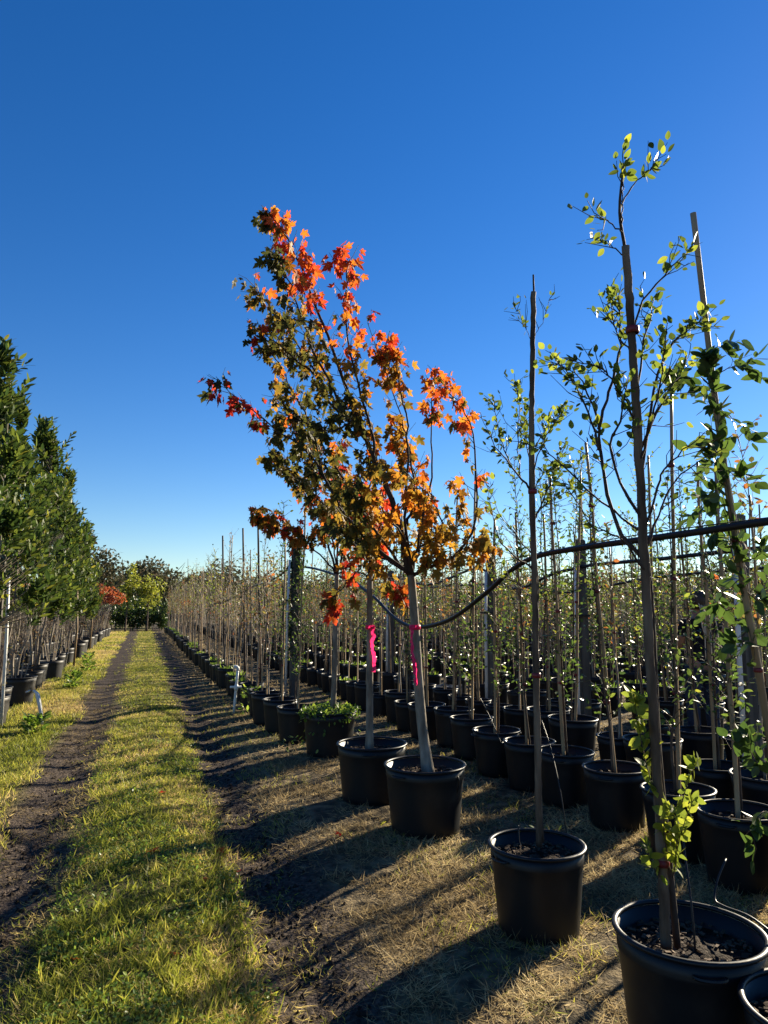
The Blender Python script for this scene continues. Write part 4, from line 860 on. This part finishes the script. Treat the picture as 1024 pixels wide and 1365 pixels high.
evl = [(x, y, i % 4, h / 5.4) for i, (x, y, h) in enumerate([(-2.04, 10.3, 4.85), (-2.12, 12.3, 4.75), (-2.2, 14.4, 4.3), (-2.15, 16.8, 5.5), (-2.2, 18.9, 4.5), (-2.15, 21.0, 5.15), (-2.2, 23.3, 4.5), (-2.2, 25.6, 4.2), (-2.25, 28.0, 3.9)])]
for i, (x, y, v, s) in enumerate(evl):
    lb = ('nearest dark evergreen of the left row, cut by the left edge' if i == 0 else 'second evergreen of the left row with a tall pointed top' if i == 1 else 'third evergreen of the left row, yellow tipped leaves' if i == 2 else 'dense evergreen, %s from the camera in the left row of pots' % ['first', 'second', 'third', 'fourth', 'fifth', 'sixth', 'seventh', 'eighth', 'ninth', 'tenth', 'eleventh', 'twelfth', 'last'][i])
    root = empty('potted_evergreen', (x, y, float(gz(x, y)) - .01), lb, 'potted tree', 'evergreen trees along the left side of the lane', i * 1.7, 1.0)
    add_pot(root, 'dusty', 0, 1 if i < 5 else 0)
    for nm, me in zip(('trunk', 'crown'), EV[v]):
        o = link(nm, me, root); o.scale = (.55 + .45 * s, .55 + .45 * s, s)
        if nm == 'crown': o['kind'] = 'stuff'
# bare twiggy shrubs between and behind them
def bare_shrub(seed, H):
    rg = np.random.default_rng(seed); mb = MB()
    for k in range(10):
        a = rg.random() * 6.283; l = rg.uniform(.1, .34); b = np.array([.07 * math.cos(a), .07 * math.sin(a), .3]); P = smooth_path([b, b + [l * .5 * math.cos(a), l * .5 * math.sin(a), H * .45], b + [l * math.cos(a) + rg.normal(0, .06), l * math.sin(a), H * rg.uniform(.7, 1) - .3]], 8)
        mb.add(*tube(P, np.linspace(.008, .003, len(P)), 4, False))
        for j in range(9):
            s = interp(P, float(rg.uniform(.3, 1))); mb.add(*tube(np.array([s, s + rg.normal(0, .1, 3) + [0, 0, .18]]), [.003, .0015], 3, False))
    N = 60; pos = np.stack([rg.normal(0, .17, N), rg.normal(0, .17, N), rg.uniform(.45, H, N)], -1)
    return mb.mesh('stems', 'bark_pale' if seed % 2 else 'bark_brown'), scatter(MB(), ELL, pos, unit(rg.normal(0, 1, (N, 3))), unit(rg.normal(0, 1, (N, 3))), rg.uniform(.02, .045, N), rg.uniform(.35, .8, N)).mesh('dry_leaves', 'autumn')
BS = [bare_shrub(900 + i, 1.35 + .12 * i) for i in range(4)]
k = 0
NTH = ['first', 'second', 'third', 'fourth', 'fifth', 'sixth', 'seventh', 'eighth', 'last']
spots = [(-2.02, (evl[q][1] + evl[q + 1][1]) / 2, q) for q in range(len(evl) - 1)]
for X_, y0, y1, st in ((-3.1, 13, 40, 1.0), (-4.2, 17, 42, 1.1)): spots += [(X_, y, None) for y in np.arange(y0, y1, st)] 
spots += [(-2.1, y, None) for y in np.arange(29.5, 44, 1.3)]
for X_, y, q in spots:
    x = X_ + rng.normal(0, .06)
    if not inview(x, y, 10): continue
    lb = 'bare twiggy shrub in a dusty pot between the %s and %s left evergreens' % (NTH[q], NTH[q + 1]) if q is not None else 'bare twiggy shrub in the far end of the left row past the evergreens' if X_ > -2.5 else 'bare twiggy shrub in a pot in the rows behind the left evergreens'
    root = empty('bare_shrub', (x, y, float(gz(x, y)) - .01), lb, 'potted shrub', 'bare shrubs between the left evergreens' if q is not None else 'bare shrubs past the left evergreens' if X_ > -2.5 else 'bare shrubs behind the left evergreens', rng.random() * 6, rng.uniform(.85, 1.2))
    add_pot(root, 'dusty', 0, 1 if y < 16 else 0); a, b = BS[k % 4]; link('stems', a, root); o = link('dry_leaves', b, root); o['kind'] = 'stuff'; k += 1
LP = [(-1.62, 10.2, 2.0, 'grey timber post with a white pipe at the left edge beside the nearest evergreen', .1), (-2.5, 14.3, 2.1, 'thin pale post under the left evergreens', .05), (-1.75, 21, 2.05, 'thin pale post at the lane edge halfway along the left row', .05), (-1.9, 29, 2.1, 'thin pale post at the far end of the left row', .05)]
for i, (x, y, h, lb, w) in enumerate(LP):
    if i == 0: post(-1.93, 11.1, h + .3, lb, False, .11, .14)
    else: o = link('thin_post', MB().add(*tube([[0, 0, -.1], [.03, 0, h * .5], [-.02, 0, h]], [.03, .028, .026], 8)).mesh('thin_post', 'bamboo', True), None, (x, y, 0)); tag(o, lb, 'post', 'thin posts of the left row')
pipe('wire', 'thin wire strung between the posts under the left evergreens', [[-2.4, 10.5, 2.05], [-2.5, 14.3, 1.85], [-2.3, 21, 2.0], [-2.2, 29, 2.0]], .006, 'wire', mat='bamboo', n=5)

# ------------------------------------------------------------------ end of the lane
def crown_cloud(seed, n, rad, zc, tmpl, ls, lobes=7):
    rg = np.random.default_rng(seed); c = rg.normal(0, .45, (lobes, 3)) * rad + [0, 0, zc]; rr = rg.uniform(.4, .7, lobes); pos = []; 
    for k in range(lobes):
        m = n // lobes; v = unit(rg.normal(0, 1, (m, 3))) * (rg.uniform(.3, 1, (m, 1)) ** .5) * rr[k] * np.array(rad); pos.append(c[k] + v)
    pos = np.concatenate(pos); N = len(pos); return scatter(MB(), tmpl, pos, unit(rg.normal(0, 1, (N, 3))), unit(rg.normal(0, .7, (N, 3)) + [0, 0, .6]), ls * rg.uniform(.6, 1.3, N), np.clip(rg.normal(.5, .22, N), 0, 1))
def far_tree(name, x, y, H, rad, zc, n, ls, mat, label, cat, group, seed, tr=.05, ld=(0, 0), tmpl=QUAD):
    root = empty(name, (x, y, 0), label, cat, group)
    P = smooth_path([[0, 0, -.05], [ld[0] * .4, ld[1] * .4, zc * .5], [ld[0], ld[1], zc + rad[2] * .5]], 8); mb = MB().add(*tube(P, np.linspace(tr, tr * .35, len(P)), 7))
    rg = np.random.default_rng(seed + 50)
    for k in range(7):
        s = interp(P, float(rg.uniform(.5, .95))); mb.add(*tube(np.array([s, s + rg.normal(0, .35, 3) * rad + [0, 0, rad[2] * .4]]), [tr * .35, tr * .1], 4, False))
    link('trunk', mb.mesh('trunk', 'bark_brown', True), root); c = link('crown', crown_cloud(seed, n, rad, zc, tmpl, ls).mesh('crown', mat), root); c['kind'] = 'stuff'; c.location = (ld[0], ld[1], 0)
def gx(px, Y): return math.tan(YAW + math.atan((px - CX) / F_PX)) * Y
far_tree('red_maple', gx(136, 43), 43, 3.2, (1.4, 1.1, .85), 2.45, 1900, .16, 'redcrown', 'round red crowned tree on the left at the end of the lane', 'tree', None, 51)
far_tree('young_tree', gx(171, 48), 48, 3.4, (.65, .6, 1.1), 2.45, 1100, .16, 'ygcrown', 'narrow yellow green tree left of centre at the end of the lane', 'tree', 'yellow green trees closing the lane', 52, .06, (.15, 0))
far_tree('young_tree', gx(200, 48.5), 48.5, 3.3, (.95, .8, .9), 2.35, 1100, .16, 'ygcrown', 'broad yellow green tree on the right at the end of the lane', 'tree', 'yellow green trees closing the lane', 53, .06)
for i, (px, Y) in enumerate(((148, 51), (158, 50.5), (168, 51), (178, 50.4), (188, 51), (198, 50.5), (208, 51), (217, 50.5), (226, 51))):
    far_tree('shrub', gx(px, Y), Y, 1.8, (.55, .5, .6), .85, 500, .17, 'shrub', 'dark green shrub closing the lane, %s from the left in the low front row' % ['first', 'second', 'third', 'fourth', 'fifth', 'sixth', 'seventh', 'eighth', 'last'][i], 'shrub', 'dark shrubs across the end of the lane', 60 + i, .03)
for i, (px, Y, h) in enumerate(((20, 40, 3.0), (40, 42, 2.9), (90, 44, 3.0))):
    far_tree('red_maple', gx(px, Y), Y, h, (1.1, 1, .7), 2.3, 700, .16, 'redcrown', 'red leaved tree glimpsed beneath the crowns of the left evergreens', 'tree', 'red trees behind the left row', 70 + i)
for i, (px, Y, H, w) in enumerate(((132, 75, 7.6, 2.6), (112, 85, 7.5, 3.5), (160, 105, 8.4, 4.2), (185, 118, 8.2, 3.6), (207, 105, 8.0, 4.2), (228, 112, 8.6, 4.4), (252, 110, 8.0, 4.2), (278, 118, 8.5, 4.6))):
    far_tree('far_tree', gx(px, Y), Y, H, (w * 1.25, w, H * .46), H * .5, 2200, .55 if Y > 90 else .42, 'farwood', ('round dark oak rising just beyond the left evergreens' if i == 0 else 'dark tree on the skyline beyond the lane, %s from the left' % ['', 'first', 'second', 'third', 'fourth', 'fifth', 'sixth', 'last'][i]), 'tree', None if i == 0 else 'skyline trees beyond the lane', 80 + i, .2)
rg = np.random.default_rng(99); wood = MB(); stem = MB()
for k in range(82):
    px = 222 + (1150 - 222) * (k + rg.random()) / 82; Y = rg.uniform(95, 125) * math.cos(math.atan((px - CX) / F_PX) + YAW); x = gx(px, Y); H = rg.uniform(5.5, 8.0); n = 420
    c = np.array([x, Y, H * .48]); v = unit(rg.normal(0, 1, (n, 3))) * rg.uniform(.4, 1, (n, 1)) * [4, 3.5, H * .46] * (1 + .3 * rg.normal(0, 1, (n, 1)).clip(-1, 1)); scatter(wood, QUAD, c + v, unit(rg.normal(0, 1, (n, 3))), unit(rg.normal(0, .7, (n, 3)) + [0, 0, .6]), rg.uniform(.35, .8, n), np.clip(rg.normal(rg.uniform(.25, .8), .15, n), 0, 1))
    stem.add(*tube([[x, Y, 0], [x + .3, Y, H * .7]], [.2, .1], 5, False))
root = link('far_wood', wood.mesh('far_wood', 'farwood')); tag(root, 'low dark wood along the horizon behind the whole field', 'wood', None, 'stuff'); o = link('stems', stem.mesh('stems', 'bark_brown'), root); o['kind'] = 'stuff'

for i, px in enumerate((112, 126, 140, 153, 165, 178, 190, 203, 215, 228, 240)):
    Y = 55 + (i % 3) * .7; far_tree('shrub', gx(px, Y), Y, 2.4, (.95, .7, .85), 1.15, 500, .22, 'shrub', 'taller dark shrub behind the end of the lane, %s from the left' % ['first', 'second', 'third', 'fourth', 'fifth', 'sixth', 'seventh', 'eighth', 'ninth', 'tenth', 'last'][i], 'shrub', 'taller dark shrubs behind the end of the lane', 160 + i, .03)
# ------------------------------------------------------------------ grass, straw, litter
def pts_in(n, x0, x1, y0, y1, rg, power=1.0):
    return rg.uniform(x0, x1, n), y0 + (y1 - y0) * rg.random(n) ** power
def blades(mb, x, y, h, w, rg, rnd, lean=.45, flat=0.0):
    N = len(x); V0 = BLADE[0]; d = unit(rg.normal(0, lean, (N, 3)) * [1, 1, .3] + [0, 0, 1 - flat]); n = unit(rg.normal(0, 1, (N, 3)) * [1, 1, .2])
    Rm = leaf_frame(d, n); S = np.stack([w / .09, h, h * .8], -1)
    V = np.einsum('nij,nkj->nki', Rm, V0[None] * S[:, None, :]) + np.stack([x, y, gz(x, y) - .004], -1)[:, None, :]
    o = (np.arange(N) * 5)[:, None]
    mb.add(V.reshape(-1, 3), {3: np.array([[3, 2, 4]])[None].repeat(N, 0).reshape(-1, 3) + o, 4: np.array([[0, 1, 2, 3]]) + o}, np.repeat(np.clip(rnd, 0, 1), 5))
def grass():
    rg = np.random.default_rng(41); mb = MB()
    for (y0, y1, dens, hs, ws) in ((2.3, 4.2, 11000, 1.0, 1.0), (4.2, 7, 8000, .9, 1.15), (7, 12, 4200, .8, 1.6), (12, 22, 1800, .8, 2.4), (22, 49, 600, .8, 4.0)):
        n = int(dens * (y1 - y0) * 1.65); x, y = pts_in(n, -.8, .9, y0, y1, rg)
        l = -.37 + edge_wob(y, 11); r_ = .56 + edge_wob(y, 13); inside = np.minimum(x - l, r_ - x)
        p = np.clip(np.clip(inside / .16 + .35, 0, 1) + .22 * (vnoise(x * 5, y * 5, 45) > .66) * (inside > -.3), 0, 1) * np.clip(.25 + 1.3 * vnoise(x * 5, y * 4, 21), 0, 1); k = rg.random(n) < p; x = x[k]; y = y[k]; N = len(x)
        tall = vnoise(x * 3, y * 2.4, 22); h = (.018 + .035 * rg.random(N) + .075 * tall ** 2 * rg.random(N) ** 2) * hs; dry = vnoise(x * 2.2, y * 1.6, 23)
        blades(mb, x, y, h, .0042 * ws * rg.uniform(.7, 1.4, N), rg, .1 + .5 * rg.random(N) + (.75 + .5 * (y < 5)) * (dry - .45) + .4 * (rg.random(N) < .2 + .25 * (vnoise(x * 4, y * 4, 46) > .6)), 1.0)
    n = 420; cx_, cy_ = pts_in(n, -.36, .56, 2.3, 10, rg, 1.5)
    for q in range(n):
        m = int(rg.integers(14, 40)); x = cx_[q] + rg.normal(0, .03, m); y = cy_[q] + rg.normal(0, .03, m); c = rg.random()
        blades(mb, x, y, rg.uniform(.025, .085, m) * (.7 + .5 * c), .0055 * rg.uniform(.7, 1.5, m), rg, np.full(m, .1 + .55 * c) + .15 * rg.random(m), .75)
    n = 1500; x, y = pts_in(n, -.4, .6, 2.3, 8, rg, 1.6); blades(mb, x, y, rg.uniform(.04, .11, n), rg.uniform(.007, .014, n), rg, .3 + .35 * rg.random(n), 1.0)
    n = 16000; x, y = pts_in(n, -.55, .7, 2.3, 9, rg, 1.5); k = vnoise(x * 4.5, y * 3.5, 33) > .5; x = x[k]; y = y[k]; N = len(x); blades(mb, x, y, rg.uniform(.03, .09, N), .003 * rg.uniform(.7, 1.4, N), rg, .75 + .25 * rg.random(N), 1.2, .75)
    o = link('grass', mb.mesh('grass', 'grass')); tag(o, 'short green grass growing on the middle strip of the lane', 'grass', None, 'stuff')
    mb = MB()
    for (y0, y1, dens, ws) in ((4.0, 9, 3500, 1.5), (9, 16, 2600, 1.8), (16, 28, 1100, 2.6), (28, 49, 450, 4.5)):
        n = int(dens * (y1 - y0) * 1.1); x, y = pts_in(n, -1.95, -.8, y0, y1, rg); e = -.9 + edge_wob(y, 15)
        p = np.clip((e - x) / .2 + .3, 0, 1) * np.clip(.3 + 1.2 * vnoise(x * 4, y * 3, 24), 0, 1); k = rg.random(n) < p; x = x[k]; y = y[k]; N = len(x)
        h = .02 + .05 * rg.random(N) + .08 * vnoise(x * 2.5, y * 1.5, 25) ** 2 * rg.random(N); blades(mb, x, y, h, .0045 * ws * rg.uniform(.7, 1.4, N), rg, .3 + .5 * rg.random(N) + .7 * (vnoise(x * 1.5, y * .8, 26) - .35), .8)
    o = link('verge_grass', mb.mesh('verge_grass', 'grass')); tag(o, 'longer yellowing grass on the verge before the left pots', 'grass', None, 'stuff')
    mb = MB()      # dry straw lying between and before the pots
    for (x0, x1, y0, y1, dens, ws) in ((.7, 4.2, 2.0, 4.6, 11000, 1.0), (.85, 4.5, 4.6, 8, 6500, 1.3), (.85, 6, 8, 15, 1200, 2.0), (.85, 3, 15, 45, 380, 4), (4.2, 12, 4, 14, 260, 2.6)):
        n = int(dens * (y1 - y0) * (x1 - x0)); x, y = pts_in(n, x0, x1, y0, y1, rg); p = np.clip((x - .92 - edge_wob(y, 17)) / .25 + .25, 0.0, 1) * np.clip(3.2 * (.5 * vnoise(x * 6, y * 6, 27) + .5 * vnoise(x * 2.2, y * 2.2, 37)) - 1.0, 0, 1); k = rg.random(n) < p; x = x[k]; y = y[k]; N = len(x)
        blades(mb, x, y, rg.uniform(.025, .1, N), .0032 * ws * rg.uniform(.6, 1.6, N), rg, .55 * rg.random(N) + .5 * vnoise(x * 2.5, y * 2.5, 28) ** 1.5 + .15 * (rg.random(N) < .15), 1.0, .62)
    o = link('dry_straw', mb.mesh('dry_straw', 'straw')); tag(o, 'dry straw and dead grass lying on the ground around the pots', 'straw', None, 'stuff')
    mb = MB()      # green tufts coming through the straw
    n = 34000; x, y = pts_in(n, .85, 5, 2.2, 14, rg, 1.3); k = vnoise(x * 1.8, y * 1.8, 29) * .7 + .3 * vnoise(x * 7, y * 7, 39) > .57; x = x[k]; y = y[k]; N = len(x); blades(mb, x, y, rg.uniform(.02, .07, N), .004 * rg.uniform(.7, 1.5, N), rg, .35 + .5 * rg.random(N), .8)
    o = link('grass_tufts', mb.mesh('grass_tufts', 'grass')); tag(o, 'thin green tufts growing through the straw between pots', 'grass', None, 'stuff')
    mb = MB()      # trampled bits on the wheel tracks
    for x0, x1 in ((-1.05, -.35), (.42, 1.1)):
        n = 42000; x, y = pts_in(n, x0, x1, 2.2, 16, rg, 1.5); k = .6 * vnoise(x * 7, y * 5, 30) + .4 * vnoise(x * 2, y * 1.2, 40) > .52; x = x[k]; y = y[k]; N = len(x); blades(mb, x, y, rg.uniform(.015, .07, N), .003 * rg.uniform(.6, 1.5, N), rg, .45 * rg.random(N) + .3 * rg.random(N) ** 3, 1.2, .85)
    o = link('track_litter', mb.mesh('track_litter', 'straw')); tag(o, 'scraps of dead grass trodden into the wheel tracks', 'straw', None, 'stuff')
    mb = MB(); n = 5200; x, y = pts_in(n, -1.05, 1.1, 2.2, 10, rg, 1.5); tr = np.exp(-((x + .66) / .2) ** 2) + np.exp(-((x - .76) / .2) ** 2); k = rg.random(n) < tr; x = x[k]; y = y[k]
    ico = np.array([[1, 0, 0], [-1, 0, 0], [0, 1, 0], [0, -1, 0], [0, 0, 1], [0, 0, -1]], float); fi = np.array([[0, 2, 4], [2, 1, 4], [1, 3, 4], [3, 0, 4], [2, 0, 5], [1, 2, 5], [3, 1, 5], [0, 3, 5]]); N = len(x)
    V = ico[None] * (rg.uniform(.004, .018, (N, 1, 1)) * rg.uniform(.6, 1.3, (N, 1, 3))) + np.stack([x, y, gz(x, y) + .002], -1)[:, None]; mb.add(V.reshape(-1, 3), (fi[None] + (np.arange(N) * 6)[:, None, None]).reshape(-1, 3))
    o = link('soil_clods', mb.mesh('soil_clods', 'soil')); tag(o, 'small dark soil clods on the wheel tracks', 'soil', None, 'stuff')
    mb = MB(); n = 15000; x, y = pts_in(n, -.4, .6, 2.3, 9, rg, 1.4); k = .7 * vnoise(x * 3.4, y * 3.4, 31) + .3 * vnoise(x * 11, y * 11, 32) > .5; x = x[k]; y = y[k]; N = len(x)    # clover-like ground leaves
    scatter(mb, OVAL, np.stack([x, y, gz(x, y) + rg.uniform(.015, .05, N)], -1), unit(rg.normal(0, 1, (N, 3)) * [1, 1, .4]), unit(rg.normal(0, .3, (N, 3)) + [0, 0, 1]), rg.uniform(.01, .026, N), rg.random(N))
    o = link('clover', mb.mesh('clover', 'weed')); tag(o, 'low broad leaved clover patches in the near grass strip', 'ground cover', None, 'stuff')
grass()

# weed clumps that can be picked out, each a thing
def weed_clump(x, y, n, h, lw, label, seed, tmpl=OVAL, mat='weed'):
    rg = np.random.default_rng(seed); a = rg.random(n) * 6.283; q = .12 * np.sqrt(rg.random(n)); z = h * rg.random(n); pos = np.stack([q * np.cos(a), q * np.sin(a), z], -1)
    o = link('weed', scatter(MB(), tmpl, pos, unit(np.stack([np.cos(a), np.sin(a), .7 + 0 * a], -1) + rg.normal(0, .3, (n, 3))), unit(rg.normal(0, .3, (n, 3)) + [0, 0, 1]), lw * rg.uniform(.6, 1.3, n), rg.random(n)).mesh('weed', mat), None, (x, y, float(gz(x, y)))); tag(o, label, 'weed', 'leafy weeds on the ground')
weed_clump(-1.3, 15.6, 90, .3, .1, 'leafy light green weed by the left pots', 1); weed_clump(-1.3, 19.5, 110, .45, .1, 'taller leafy weed farther up the left verge', 2); weed_clump(-1.25, 10.2, 160, .22, .08, 'spreading green weed at the foot of the nearest left pot', 3)
weed_clump(1.52, 10.9, 70, .4, .06, 'thin upright weed beside the white riser pipe', 4); weed_clump(1.62, 8.0, 24, .16, .05, 'small weed on the ground before the weedy maple pot', 5); weed_clump(2.35, 4.0, 40, .25, .03, 'small sprig growing behind the round crowned tree pot', 6, ELL)
# fallen maple leaves
for i, (px, py) in enumerate(((205, 1142), (197, 1146), (272, 1178), (212, 1068), (236, 1278), (98, 1283), (455, 1119), (290, 1140), (318, 1160))):
    d = fwv + rv * (px - CX) / F_PX - uv_ * (py - CY) / F_PX; p = CAM + d * (-EYE / d[2]); zz = float(gz(p[0], p[1])) + .022
    o = link('fallen_leaf', LEAFMESH['maple'][[13, 14, 12, 15, 11, 13, 14, 12, 15, 11][i]][i % 5], None, (p[0], p[1], zz)); o.rotation_euler = (rng.normal(0, .3), rng.normal(0, .3), rng.random() * 6); o.scale = (.062,) * 3
    tag(o, ['largest red fallen leaf on the grass strip', 'red fallen leaf touching the largest one on the grass strip', 'dark red fallen leaf at the right edge of the grass strip', 'far red fallen leaf high on the grass strip', 'small fallen leaf low on the grass strip', 'fallen leaf at the left edge of the near grass', 'red fallen leaf in the straw left of the tallest maple pot', 'fallen leaf right of centre in the grass', 'fallen leaf on the right wheel track', 'brown fallen leaf at the bottom edge before the pots'][i], 'fallen leaf', 'fallen maple leaves')
